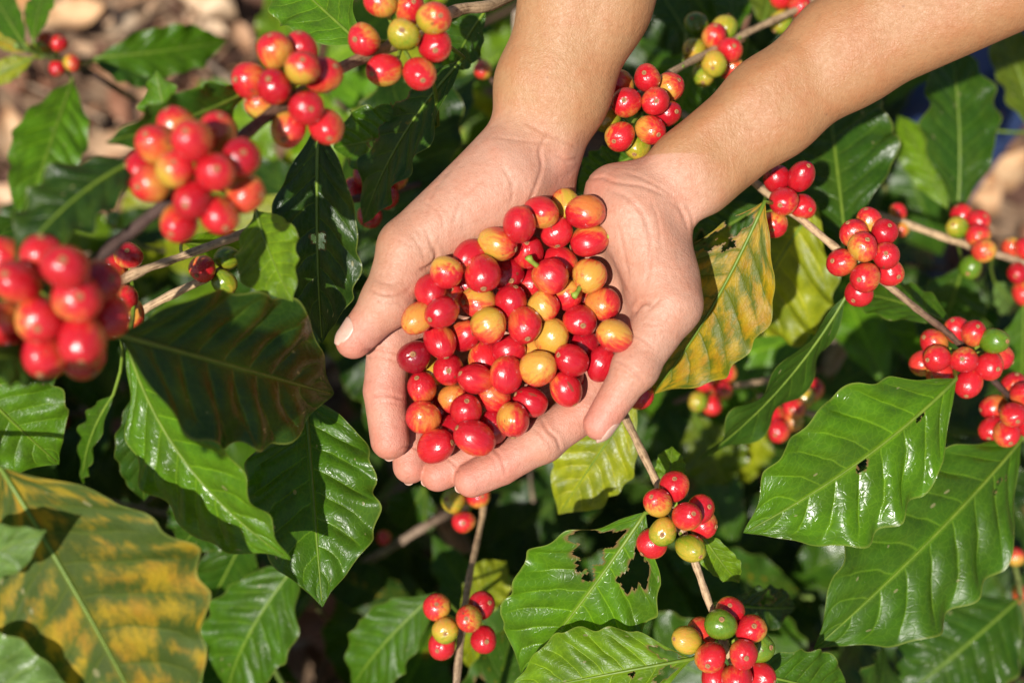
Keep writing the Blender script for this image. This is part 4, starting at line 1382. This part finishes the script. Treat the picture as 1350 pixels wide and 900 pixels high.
# thumb and finger joints, (photo px, photo py, depth towards the lens in mm)
LT = [hp(540, 328, 9), hp(511, 398, 14), hp(466, 449, 13)]
LTR = [16, 12.6, 9.2]
LI = [hp(596, 385, -22), hp(514, 446, -6), hp(507, 515, -3), hp(514, 580, 0)]
LIR = [12.5, 11.4, 11.0, 10.0]
LM = [hp(635, 410, -34), hp(552, 500, -26), hp(540, 562, -19), hp(541, 614, -14)]
LMR = [12.5, 10.5, 10.2, 9.2]
RT = [hp(884, 402, 10), hp(838, 484, 17), hp(790, 559, 17)]
RTR = [15.5, 10.7, 8.2]
RI = [hp(800, 470, -24), hp(770, 540, -13), hp(715, 580, -9), hp(660, 613, -8), hp(622, 632, -6)]
RIR = [13, 12, 11, 10.4, 9.3]
RMD = [hp(775, 440, -36), hp(695, 545, -28), hp(628, 602, -17), hp(577, 625, -13)]
RMDR = [12.5, 10.8, 10.2, 9.0]

def build_person():
    A = Field(GX, GY, GZ)
    # ---- hand at the left of the picture
    wl = hp(707, 188, -8)
    ml = hp(728, 118, -5)
    pL = np.array([.94, -.34, 0.0])
    def pair(f, a, b, ra, rb, oa, ob, p, k=12):
        f.cone(a + p * oa, b + p * ob, ra, rb, k)
        f.cone(a - p * oa, b - p * ob, ra, rb, k)
    e1 = hp(772, 0, -1)
    pair(A, wl, ml, 17.0, 18.5, 7.5, 9.5, pL)
    pair(A, ml, e1, 18.5, 21.5, 9.5, 10.5, pL)
    pair(A, e1, ELB_L, 21.5, 30, 10.5, 12, pL)
    A.cone(ELB_L, SHO_L, 36, 46, 20)
    # tendons on the inner wrist
    A.cone(hp(775, -90, 17), hp(738, 205, 5.0), 2.4, 2.2, 13)
    A.cone(hp(752, -60, 17), hp(716, 190, 5.6), 2.0, 1.8, 13)
    # palm bones
    for m, r in ((LI[0], 12.5), (LM[0], 12.5), (hp(672, 420, -40), 12), (hp(700, 405, -42), 11.5)):
        A.cone(wl + (0, 0, -4), m, 15, r, 9)
    A.cone(hp(722, 205, -8), hp(725, 258, -20), 14.5, 13.5, 8)
    A.cone(hp(668, 236, -3), LT[0], 25.5, 16.5, 9)
    A.cone(hp(690, 190, -6), hp(650, 260, -4), 17, 22, 9)
    A.chain(LT, LTR, 3)
    A.cone(LT[0] + (0, 0, -8), LI[0], 11, 11, 10)
    for pts, rr in ((LI, LIR), (LM, LMR)):
        A.chain(pts, rr, 1.0)
    A.chain([hp(672, 420, -40), hp(600, 515, -42), hp(575, 570, -38), hp(575, 592, -37)], [12, 10.3, 9.8, 8.8], 1.0)
    A.chain([hp(700, 405, -42), hp(650, 490, -48), hp(622, 540, -46), hp(612, 560, -45)], [11.5, 9.5, 8.8, 7.8], 2.5)
    # finger joint swellings
    for p, r in ((LI[1], 11.9), (LM[1], 11.0), (LT[1], 13.0)):
        A.cone(p + (0, 0, 0.2), p + (0, 0.5, 0), r, r, 4)
    # ---- hand at the right of the picture
    B = Field(GX, GY, GZ)
    wr = hp(915, 226, -6)
    pR = np.array([.567, -.825, 0.0])
    e2 = hp(1017, 142, -4)
    e3 = hp(1113, 68, -2)
    pair(B, wr, e2, 16.6, 17.3, 7.3, 7.3, pR)
    pair(B, e2, e3, 17.3, 19.2, 7.3, 8.3, pR)
    pair(B, e3, ELB_R, 19.2, 27.5, 8.3, 12, pR)
    B.cone(ELB_R, SHO_R, 36, 46, 20)
    B.cone(hp(1040, 84, 11), hp(880, 208, 4.0), 2.2, 2.4, 12)
    B.cone(hp(962, 232, 4), hp(910, 282, 2), 4.5, 5.0, 9)
    wb = hp(862, 258, -8)
    B.cone(wr, wb, 19, 19, 9)
    for m, r in ((RI[0], 13), (RMD[0], 12.5), (hp(745, 425, -44), 12), (hp(722, 400, -46), 11.5)):
        B.cone(wb + (0, 0, -6), m, 15, r, 9)
    B.cone(hp(812, 258, -12), hp(795, 300, -22), 17, 14, 8)
    B.cone(hp(838, 285, -4), hp(872, 370, 4), 22.5, 17.5, 9)
    B.cone(hp(872, 370, 4), RT[0], 17.5, 15.5, 6)
    B.cone(hp(878, 300, -6), hp(892, 390, 4), 11.5, 10, 8)
    B.chain(RT, RTR, 4)
    B.cone(RT[0] + (-4, 0, -10), RI[0], 12, 12, 12)
    B.chain(RI, RIR, 1.0)
    B.chain(RMD, RMDR, 1.0)
    B.chain([hp(745, 425, -44), hp(665, 520, -52), hp(612, 560, -54), hp(590, 575, -53)], [12, 10, 9.5, 8.5], 2.5)
    B.chain([hp(722, 400, -46), hp(660, 470, -60), hp(630, 500, -60), hp(610, 515, -59)], [11.5, 9.5, 8.5, 7.5], 2.5)
    for p, r in ((RI[2], 11.5), (RT[1], 11.2)):
        B.cone(p, p + (0, 0.5, 0), r, r, 4)
    # ---- trunk of the body, neck and head (under the shirt, outside the picture)
    T = Field(GX, GY, GZ)
    T.cone(SHO_L, SHO_R, 48, 48, 20)
    T.cone((348, 520, 190), (400, 540, 40), 88, 90, 30)
    T.cone((348, 530, 200), (335, 575, 270), 48, 46, 25)
    hc = np.array([325, 590, 352.])
    T.cone(hc + (0, 10, 22), hc + (0, -8, -25), 72, 52, 20)
    T.cone(hc + (-6, -62, -8), hc + (-6, -74, -18), 8, 10, 8)       # nose
    T.cone(hc + (-26, -58, 12), hc + (20, -58, 12), 7, 7, 8)        # brow
    T.cone(hc + (-16, -58, -38), hc + (6, -58, -38), 6, 6, 6)       # mouth
    T.cone(hc + (72, 5, 0), hc + (74, 8, -20), 9, 6, 6)
    T.cone(hc + (-72, 5, 0), hc + (-74, 8, -20), 9, 6, 6)
    F = np.minimum(np.minimum(A.F, B.F), T.F)
    V, Q = surface_nets(GX, GY, GZ, F)
    V = smooth_mesh(V, Q, 6, 0.5)
    N = vnormals(V, Q)
    if np.sum(N * (V - np.array([hp(705, 190, -8)]))) < 0:
        pass
    # photo pixel of each vertex (to lay creases where joints bend)
    dd = 730 - V[:, 2]
    PX = V[:, 0] / dd * FPX + 675
    PY = 450 - V[:, 1] / dd * FPX
    disp = np.zeros(len(V))
    def crease(pts, depth, wpx, zlo=-60, zhi=45):
        nonlocal disp
        p = np.array(pts, float)
        p = catmull(np.hstack([p, np.zeros((len(p), 1))]), 8 * len(p))[:, :2]
        lo, hi = p.min(0) - 12, p.max(0) + 12
        m = (PX > lo[0]) & (PX < hi[0]) & (PY > lo[1]) & (PY < hi[1]) & (V[:, 2] > zlo) & (V[:, 2] < zhi) & (N[:, 2] > -0.1)
        if not m.any():
            return
        q = np.stack([PX[m], PY[m]], 1)
        best = np.full(len(q), 1e9)
        bt = np.zeros(len(q))
        for i in range(len(p) - 1):
            a, ab = p[i], p[i + 1] - p[i]
            t = np.clip(((q - a) @ ab) / (ab @ ab + 1e-9), 0, 1)
            d = np.linalg.norm(q - a - t[:, None] * ab, axis=1)
            u = d < best
            best[u] = d[u]
            bt[u] = (i + t[u]) / (len(p) - 1)
        fade = np.clip(np.sin(np.pi * np.clip(bt, 0.02, 0.98)) * 2.2, 0, 1)
        disp[m] -= 1.05 * depth * fade * (np.exp(-(best / wpx) ** 2) - 0.35 * np.exp(-(best / (wpx * 2.4)) ** 2))
    for c in [
        ([(728, 170), (712, 196), (714, 222), (703, 255), (690, 282)], .8, 3.0), ([(735, 205), (748, 212), (764, 208)], .9, 2.6), ([(690, 160), (720, 176), (765, 196)], .6, 2.6),
        ([(572, 322), (575, 340), (566, 352), (552, 356)], 1.8, 3.0), ([(560, 300), (567, 318), (572, 334)], .8, 2.5), ([(545, 312), (556, 330), (560, 342)], .5, 2.3),
        ([(487, 380), (505, 388), (530, 386), (545, 378)], .9, 2.4), ([(489, 390), (508, 399), (532, 398)], .6, 2.2), ([(492, 366), (512, 374), (536, 370)], .4, 2.2),
        ([(478, 462), (500, 460), (522, 464), (538, 472)], .9, 2.4), ([(480, 470), (505, 470), (534, 480)], .5, 2.2), ([(484, 524), (508, 520), (536, 527)], .9, 2.4), ([(484, 532), (508, 529), (534, 534)], .45, 2.0),
        ([(640, 232), (610, 262), (596, 300)], .5, 3.0), ([(600, 215), (570, 255), (560, 295)], .4, 3.0), ([(660, 215), (676, 245), (672, 275)], .5, 3.0),
        ([(860, 402), (850, 399), (842, 404), (836, 414)], 1.8, 3.0), ([(872, 392), (862, 402), (850, 412)], .7, 2.6),
        ([(810, 474), (824, 480), (838, 492), (852, 504)], .9, 2.4), ([(806, 482), (820, 489), (842, 505)], .5, 2.2), ([(828, 440), (846, 446), (866, 462)], .5, 2.4),
        ([(712, 548), (722, 566), (734, 578), (740, 596)], .9, 2.4), ([(700, 562), (716, 574), (728, 592)], .5, 2.2), ([(648, 588), (660, 602), (668, 628)], .8, 2.3), ([(640, 596), (652, 608), (660, 632)], .4, 2.0),
        ([(800, 248), (830, 262), (852, 292), (858, 330), (850, 380)], .7, 3.2), ([(790, 232), (812, 240), (850, 246), (885, 262)], .7, 2.8), ([(820, 226), (850, 236), (890, 262), (905, 300)], .5, 2.6),
        ([(816, 300), (822, 330), (830, 372)], .5, 2.8), ([(880, 262), (900, 280), (908, 305)], .6, 2.6), ([(802, 330), (812, 356), (830, 392)], .45, 2.6),
        ([(764, 232), (780, 236), (800, 232)], .5, 2.2), ([(858, 262), (868, 292), (872, 330)], .35, 2.2),
        ([(652, 180), (690, 186), (740, 190)], .35, 2.4), ([(556, 262), (580, 282), (586, 306)], .35, 2.2),
        ([(520, 312), (540, 322), (560, 326)], .35, 2.0), ([(506, 330), (528, 340), (552, 340)], .35, 2.0),
        ([(884, 420), (866, 428), (846, 424)], .4, 2.2), ([(905, 268), (912, 284), (914, 304)], .6, 2.4), ([(760, 552), (770, 562), (772, 574)], .4, 2.0),
        ([(590, 604), (600, 612), (606, 626)], .6, 2.0), ([(526, 592), (540, 588), (556, 594)], .6, 2.0),
    ]:
        crease(*c)
    V = V + N * disp[:, None]
    # pigment: tanned forearms, paler palms, pink finger pads
    tan = np.array([0.385, 0.205, 0.096])
    tan2 = np.array([0.35, 0.168, 0.072])
    palm = np.array([0.48, 0.258, 0.175])
    pink = np.array([0.52, 0.190, 0.140])
    dL = np.linalg.norm(V - hp(690, 200, 0), axis=1)
    dR = np.linalg.norm(V - hp(880, 250, 0), axis=1)
    armL = np.clip(((V - hp(705, 215, 0)) @ unit(ELB_L - hp(705, 215, 0))) / 34, 0, 1)
    armR = np.clip(((V - hp(880, 250, 0)) @ unit(ELB_R - hp(880, 250, 0))) / 34, 0, 1)
    isL = (V[:, 0] < 36)
    arm = np.where(isL & (V[:, 1] < 200), armL, np.maximum(armR, np.where(V[:, 1] > 95, armL, 0)))
    arm = np.clip(arm, 0, 1)
    arm = arm * arm * (3 - 2 * arm)
    C = palm * (1 - arm[:, None]) + np.where((V[:, 0] > 60)[:, None], tan * .5 + tan2 * .5, tan) * arm[:, None]
    pk = np.zeros(len(V))
    for tips in (LT[2], LI[3], LM[3], RT[2], RI[4], RMD[3], LI[2], RI[3], RMD[2], LM[2]):
        pk = np.maximum(pk, np.exp(-(np.linalg.norm(V - tips, axis=1) / 17) ** 2))
    pk = np.maximum(pk, 0.5 * np.exp(-(np.linalg.norm(V - hp(785, 250, 0), axis=1) / 14) ** 2))
    pk = np.maximum(pk, 0.4 * np.exp(-(np.linalg.norm(V - hp(735, 235, 0), axis=1) / 14) ** 2))
    pk = np.maximum(pk, 0.5 * np.exp(-(np.linalg.norm(V - RI[1], axis=1) / 26) ** 2))
    pk = np.maximum(pk, 0.5 * np.exp(-(np.linalg.norm(V - LI[1], axis=1) / 20) ** 2))
    C = C * (1 - 0.85 * pk[:, None]) + pink * 0.85 * pk[:, None]
    # skin on the outer side of thumbs is browner
    tb = np.exp(-(np.linalg.norm(V - (LT[0] + (-10, 4, 0)), axis=1) / 20) ** 2) + np.exp(-(np.linalg.norm(V - (LT[1] + (-10, 4, 0)), axis=1) / 14) ** 2)
    tb = np.clip(tb, 0, 1)[:, None]
    C = C * (1 - 0.55 * tb) + np.array([0.38, 0.195, 0.105]) * 0.55 * tb
    foot = C0 + np.array([0.45, 0.58, -0.94])
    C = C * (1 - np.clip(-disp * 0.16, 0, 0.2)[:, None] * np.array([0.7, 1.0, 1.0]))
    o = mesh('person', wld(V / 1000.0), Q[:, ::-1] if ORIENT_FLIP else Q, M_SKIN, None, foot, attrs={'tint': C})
    tag(o, 'bare forearmed person in blue trousers holding out two cupped hands full of cherries', 'person')
    return o, np.minimum(A.F, B.F), foot

ORIENT_FLIP = False
person, HANDF, FOOT = build_person()

def nail(a, b, ra, rb, normal, s0, s1, ang, lift=0.25):
    a, b = np.asarray(a, float), np.asarray(b, float)
    ax = unit(b - a)
    n = unit(np.asarray(normal, float) - ax * (np.dot(normal, ax)))
    y = np.cross(ax, n)
    L = np.linalg.norm(b - a)
    nu, nv = 16, 13
    top, V = [], []
    for i in range(nu):
        t = i / (nu - 1)
        s = s0 + (s1 - s0) * t
        f = min(max(s / L, 0), 1)
        r = ra + (rb - ra) * f + lift
        if s > L:
            r = math.sqrt(max(r * r - (s - L) ** 2 * 0.8, (r * 0.5) ** 2))
        wid = ang * (0.82 + 0.18 * math.sin(math.pi * min(1, t * 1.1))) * (1 if 0 < t < .86 else 0.86)
        for j in range(nv):
            q = (j / (nv - 1) * 2 - 1)
            th = wid * q
            sk = s - (s1 - s0) * 0.10 * q * q * (1 if t > .5 else -1) * abs(t - .5) * 2
            V.append(a + ax * sk + n * (r * math.cos(th)) + y * (r * math.sin(th)))
    V = np.array(V)
    C = V.mean(0)
    inner = V - unit(n) * 0.7
    VV = np.vstack([V, inner])
    m = nu * nv
    Fq = []
    for i in range(nu - 1):
        for j in range(nv - 1):
            p, q, r_, s_ = i * nv + j, (i + 1) * nv + j, (i + 1) * nv + j + 1, i * nv + j + 1
            Fq.append((p, q, r_, s_))
            Fq.append((s_ + m, r_ + m, q + m, p + m))
    for j in range(nv - 1):
        Fq.append((j, j + 1, j + 1 + m, j + m))
        e = (nu - 1) * nv
        Fq.append((e + j + 1, e + j, e + j + m, e + j + 1 + m))
    for i in range(nu - 1):
        Fq.append(((i + 1) * nv, i * nv, i * nv + m, (i + 1) * nv + m))
        e = nv - 1
        Fq.append((i * nv + e, (i + 1) * nv + e, (i + 1) * nv + e + m, i * nv + e + m))
    mesh('fingernail', wld(VV / 1000.0), Fq, M_NAIL, person, FOOT)

LL = lambda p: np.linalg.norm(p[-1] - p[-2])
nail(LT[1], LT[2], LTR[1], LTR[2], (-.62, .50, .55), LL(LT) - 8, LL(LT) + 7, .75)
nail(RT[1], RT[2], RTR[1], RTR[2], (.85, -.42, .12), LL(RT) - 6, LL(RT) + 8.5, .8)
nail(LI[2], LI[3], LIR[2], LIR[3], (-.35, 0, -.94), LL(LI) - 4, LL(LI) + 10.6, .8)
nail(LM[2], LM[3], LMR[2], LMR[3], (-.3, 0, -.95), LL(LM) - 4, LL(LM) + 9.6, .8)
nail(RI[3], RI[4], RIR[3], RIR[4], (-.2, -.45, -.9), LL(RI) - 4, LL(RI) + 9.9, .8)
nail(RMD[2], RMD[3], RMDR[2], RMDR[3], (-.2, -.4, -.9), LL(RMD) - 4, LL(RMD) + 9.4, .8)

def field_part(name, mat, cones, lo, hi, step, label=None):
    xs, ys, zs = (np.arange(a, b, step) for a, b in zip(lo, hi))
    f = Field(xs, ys, zs)
    for c in cones:
        f.cone(*c)
    V, Q = surface_nets(xs, ys, zs, f.F)
    V = smooth_mesh(V, Q, 4)
    o = mesh(name, wld(V / 1000.0), Q, mat, person, FOOT)
    if label:
        o['label'] = label
    return o

def w2l(x, y, z):
    return RM.T @ (np.array([x, y, z]) - C0) * 1000.0

ta = lambda t: ELB_L + (SHO_L - ELB_L) * t
tb = lambda t: ELB_R + (SHO_R - ELB_R) * t
hipc = w2l(.45, .58, .90)
field_part('t_shirt', M_SHIRT, [(ta(.45), SHO_L, 47, 56, 20), (tb(.45), SHO_R, 47, 56, 20), (SHO_L, SHO_R, 56, 56, 30), ((348, 520, 190), hipc, 104, 130, 40)],
           (40, 260, -420), (720, 760, 300), 9)
hl, hr = w2l(.385, .58, .86), w2l(.515, .58, .86)
kl, kr = w2l(.40, .545, .47), w2l(.50, .565, .47)
al, ar = w2l(.405, .60, .07), w2l(.505, .60, .07)
field_part('trousers', M_DENIM, [(hipc, hipc + (0, 2, 2), 132, 132, 30), (hl, kl, 84, 62, 30), (kl, al, 62, 52, 15), (hr, kr, 84, 62, 8), (kr, ar, 62, 52, 8)],
           (200, 60, -1180), (720, 680, 60), 9, 'dark blue denim trousers seen between the leaves')
for s in (al, ar):
    d = RM.T @ np.array([0, -1, 0.0])
    up = RM.T @ np.array([0, 0, 1.0])
    field_part('boot', M_SHOE, [(s + up * 20, s - up * 25, 46, 42, 10), (s - up * 28 - d * 20, s - up * 34 + d * 130, 40, 34, 12)], s - 190, s + 190, 7)
hc = np.array([325, 590, 352.])
field_part('hair', M_HAIR, [(hc + (0, 26, 34), hc + (0, 40, -20), 74, 60, 20)], hc - 170, hc + 170, 8)

# ------------------------------------------------------------------ the picked cherries, each a thing of its own
# x, y in an enlarged view of the hands (430 + x / 1.764, 150 + y / 1.764), layer, colour, crown scar direction (x, y, z) or None, stalk, label
HC = [
    (450, 257, 1, 'r', None, 0, 'plain red cherry at the top left of the heap, touching the left palm'),
    (499, 227, 1, 'o', None, 0, 'orange cherry at the very top of the heap beside the left palm'),
    (555, 213, -1, 'y', None, 0, 'small yellow cherry peeping out behind the topmost red one'),
    (603, 229, 2, 'ro', None, 0, 'large red cherry with an orange side, topmost against the right palm'),
    (534, 273, 2, 'yo', (.1, -.8, .3), 0, 'large orange cherry with pale streaks near the top of the heap'),
    (610, 298, 2, 'ro', None, (1, .3, .2), 'red and yellow cherry with green stalk pointing at right palm'),
    (400, 302, 1, 'y', (.9, -.3, .2), 0, 'yellow green cherry with a red end against the left palm'),
    (471, 322, 1, 'r', (-.1, .45, .9), 0, 'deep red cherry with a scar facing up, third row from the top'),
    (338, 330, 0, 'ro', None, 0, 'orange red cherry half behind a larger red one, under the left palm'),
    (278, 368, 1, 'yo', None, 0, 'yellow orange cherry at the left, just beneath the thumb base'),
    (362, 373, 2, 'r', (.1, -.75, .6), 0, 'large bright red cherry near the left palm, its scar pointing down'),
    (422, 373, 1, 'dr', (.2, -.4, .8), 0, 'dark red cherry with a ringed scar right of the large bright one'),
    (542, 348, 0, 'o', None, 0, 'orange red cherry partly hidden behind a small stalked red one'),
    (521, 378, 2, 'r', None, (-.75, .6, .3), 'small red cherry with a green stalk at its upper left'),
    (612, 374, 2, 'yo', None, (-.6, -.8, .4), 'yellow and red cherry with a green stalk at its lower left'),
    (475, 396, 0, 'r', None, 0, 'red cherry with an orange rim left of the small stalked one'),
    (242, 412, -1, 'r', None, 0, 'red cherry in shade at the left behind a small yellow one'),
    (284, 421, 0, 'y', (.2, .3, .9), 0, 'small yellow cherry at the left with a brownish tip'),
    (214, 475, 0, 'o', None, 0, 'pinkish orange cherry at the left edge next to the index finger'),
    (269, 461, 1, 'r', (-.6, -.4, .6), 0, 'red cherry at the left with a dark scar at its lower left'),
    (354, 438, 1, 'y', (-.8, 0, .5), 0, 'peach coloured oval cherry lying left of the heap centre'),
    (428, 438, 1, 'r', (.3, .8, .5), 0, 'red cherry above the middle with a pale scar on top'),
    (506, 446, 1, 'yo', None, 0, 'yellow cherry blushed red on its right, right of the heap centre'),
    (560, 423, 0, 'o', None, 0, 'orange cherry blushed red, below the small stalked red one'),
    (642, 441, 1, 'ro', None, 0, 'orange red cherry with a black speck resting against the right palm'),
    (377, 494, 2, 'yo', None, 0, 'largest yellow orange cherry in the middle of the heap'),
    (459, 493, 2, 'r', (.2, -.65, .65), 0, 'shiny deep red cherry at the centre with a scar at its bottom'),
    (589, 480, 2, 'r', (.15, -.3, .9), 0, 'shiny red cherry with a dark ringed scar facing up, right half'),
    (671, 515, 1, 'o', None, 0, 'smooth orange cherry lying alone on the right palm by the thumb'),
    (207, 565, 1, 'br', (-.05, .15, .95), 0, 'dark crimson cherry with a round scar beside the index finger'),
    (265, 528, 1, 'ro', (.35, -.85, .3), 0, 'orange red cherry at left, its scar pointing down right'),
    (322, 515, 0, 'r', None, 0, 'red cherry wedged left of the largest yellow orange one'),
    (523, 518, 1, 'yo', None, 0, 'golden yellow cherry right of the central red one'),
    (600, 535, -1, 'dr', None, 0, 'dark red cherry lying deep under the shiny ringed one'),
    (283, 593, 1, 'r', (.1, -.1, .95), 0, 'red cherry with a brown scar facing straight up, lower left'),
    (366, 567, 0, 'y', (.1, -.7, .5), 0, 'dull yellow cherry lying under the largest yellow orange one'),
    (424, 547, 0, 'r', None, 0, 'red cherry without a scar just below the centre of the heap'),
    (572, 572, 2, 'r', (-.7, .25, .6), 0, 'red cherry with a small scar at its left, above the index finger'),
    (641, 582, 1, 'r', None, 0, 'deep red cherry tucked under the right thumb'),
    (221, 638, 0, 'r', (-.2, .6, .7), 0, 'small red cherry with a dark scar on top next to the index finger'),
    (347, 617, 1, 'r', (-.75, .3, .5), 0, 'red cherry with a ringed scar at its left, lower middle'),
    (421, 607, 1, 'ro', None, 0, 'red cherry with an orange right side below the centre'),
    (490, 592, 2, 'o', None, 0, 'oval orange cherry with a pointed yellow end, right of lower middle'),
    (557, 641, 2, 'ro', (.5, -.8, .1), 0, 'orange red cherry resting on the right index finger'),
    (227, 706, 1, 'ro', None, 0, 'large pinkish red cherry at lower left beside the index finger'),
    (296, 660, 0, 'ro', None, 0, 'smooth red cherry half covered by a brownish red one'),
    (391, 658, 1, 'ro', None, (-.8, .55, .3), 'orange red cherry with a green stalk at its upper left, lower middle'),
    (324, 688, 1, 'ro', (.1, .5, .8), 0, 'mottled brownish red cherry in the lower left of the heap'),
    (475, 668, 1, 'r', (-.85, .4, .2), 0, 'large red cherry just above the right index finger'),
    (435, 712, 2, 'o', (0, -.9, .1), 0, 'orange cherry with yellow blotches at the bottom of the heap'),
    (254, 772, 2, 'o', (.8, .2, .5), (.2, .95, 0), 'orange and red cherry lowest at the left, above two fingertips'),
    (344, 753, 2, 'r', (-.8, .5, .3), 0, 'shiny red cherry at the bottom resting on the middle fingertip'),
    (388, 728, 0, 'dr', None, 0, 'dark red cherry squeezed behind the blotched orange one'),
    (332, 403, -1, 'r', None, 0, 'red cherry deep between the peach coloured and bright red ones'),
    (488, 550, -1, 'o', None, 0, 'orange cherry almost hidden below the golden yellow one'),
    (262, 690, -1, 'dr', None, 0, 'dark cherry hidden between the pinkish and mottled ones'),
    (300, 733, -1, 'dr', None, 0, 'dark red cherry in the gap above the lowest orange one'),
    (238, 600, -1, 'y', None, 0, 'pale cherry nearly hidden under the dark crimson one'),
    (592, 425, -1, 'ro', None, 0, 'shaded red cherry below the yellow and red stalked one'),
    (560, 690 - 85, -1, 'dr', None, 0, 'dark red cherry below the two red ones by the index finger'),
]

def picked():
    n = len(HC)
    px = np.array([430 + h[0] / 1.764 for h in HC])
    py = np.array([150 + h[1] / 1.764 for h in HC])
    lay = np.array([h[2] for h in HC], float)
    rr = np.array([0.0087 if h[2] >= 2 else 0.0084 if h[2] == 1 else 0.0081 for h in HC])
    f = Field(GX, GY, GZ)
    f.F = HANDF
    P = np.zeros((n, 3))
    for i in range(n):
        r2 = ((px[i] - 665) / 150) ** 2 + ((py[i] - 440) / 190) ** 2
        z = (1 + 4 * max(0, 1 - r2) + lay[i] * 4 - 4) / 1000
        P[i] = loc(px[i], py[i], FOCUS - z)
    for it in range(5):
        P = relax(P, rr, lay, 14, 0.92)
        for i in range(n):
            z = P[i, 2]
            P[i] = loc(px[i], py[i], FOCUS - z)
            up = 0
            while f.sample(P[i] * 1000) < rr[i] * 1000 - 1.6 and up < 30:
                z += 0.0006
                P[i] = loc(px[i], py[i], FOCUS - z)
                up += 1
    for i, h in enumerate(HC):
        k = h[3]
        ax = h[4]
        if h[5]:
            d = np.array(h[5], float)
            if ax is None:
                ax = -d
        sc = ax is not None and not (h[5] and h[4] is None)
        axv = np.array(ax, float) if ax is not None else unit(np.array([random.uniform(-1, 1), random.uniform(-1, 1), -random.uniform(.1, .8)]))
        if ax is None:
            axv = unit(axv)
        sp = random.uniform(0, 6.28)
        want = RM @ unit(np.array([random.uniform(-1, 1), random.uniform(-1, 1), random.uniform(-.5, .8)]))
        axw = RM @ unit(axv)
        va = random.randrange(5)
        s = rr[i] * random.uniform(.95, 1.05)
        o = add_cherry(None, None, wld(P[i]), s, axw, TCOL[k] + random.uniform(-.03, .03), TAMT[k] * random.uniform(.9, 1.5), phase_for(axw, sp, want), 'coffee_cherry', True, bool(h[5]) and h[4] is None, va, sp)
        if h[5] and h[4] is not None:
            pass
        tag(o, h[6], 'coffee cherry', 'picked cherries heaped in the hands')
picked()
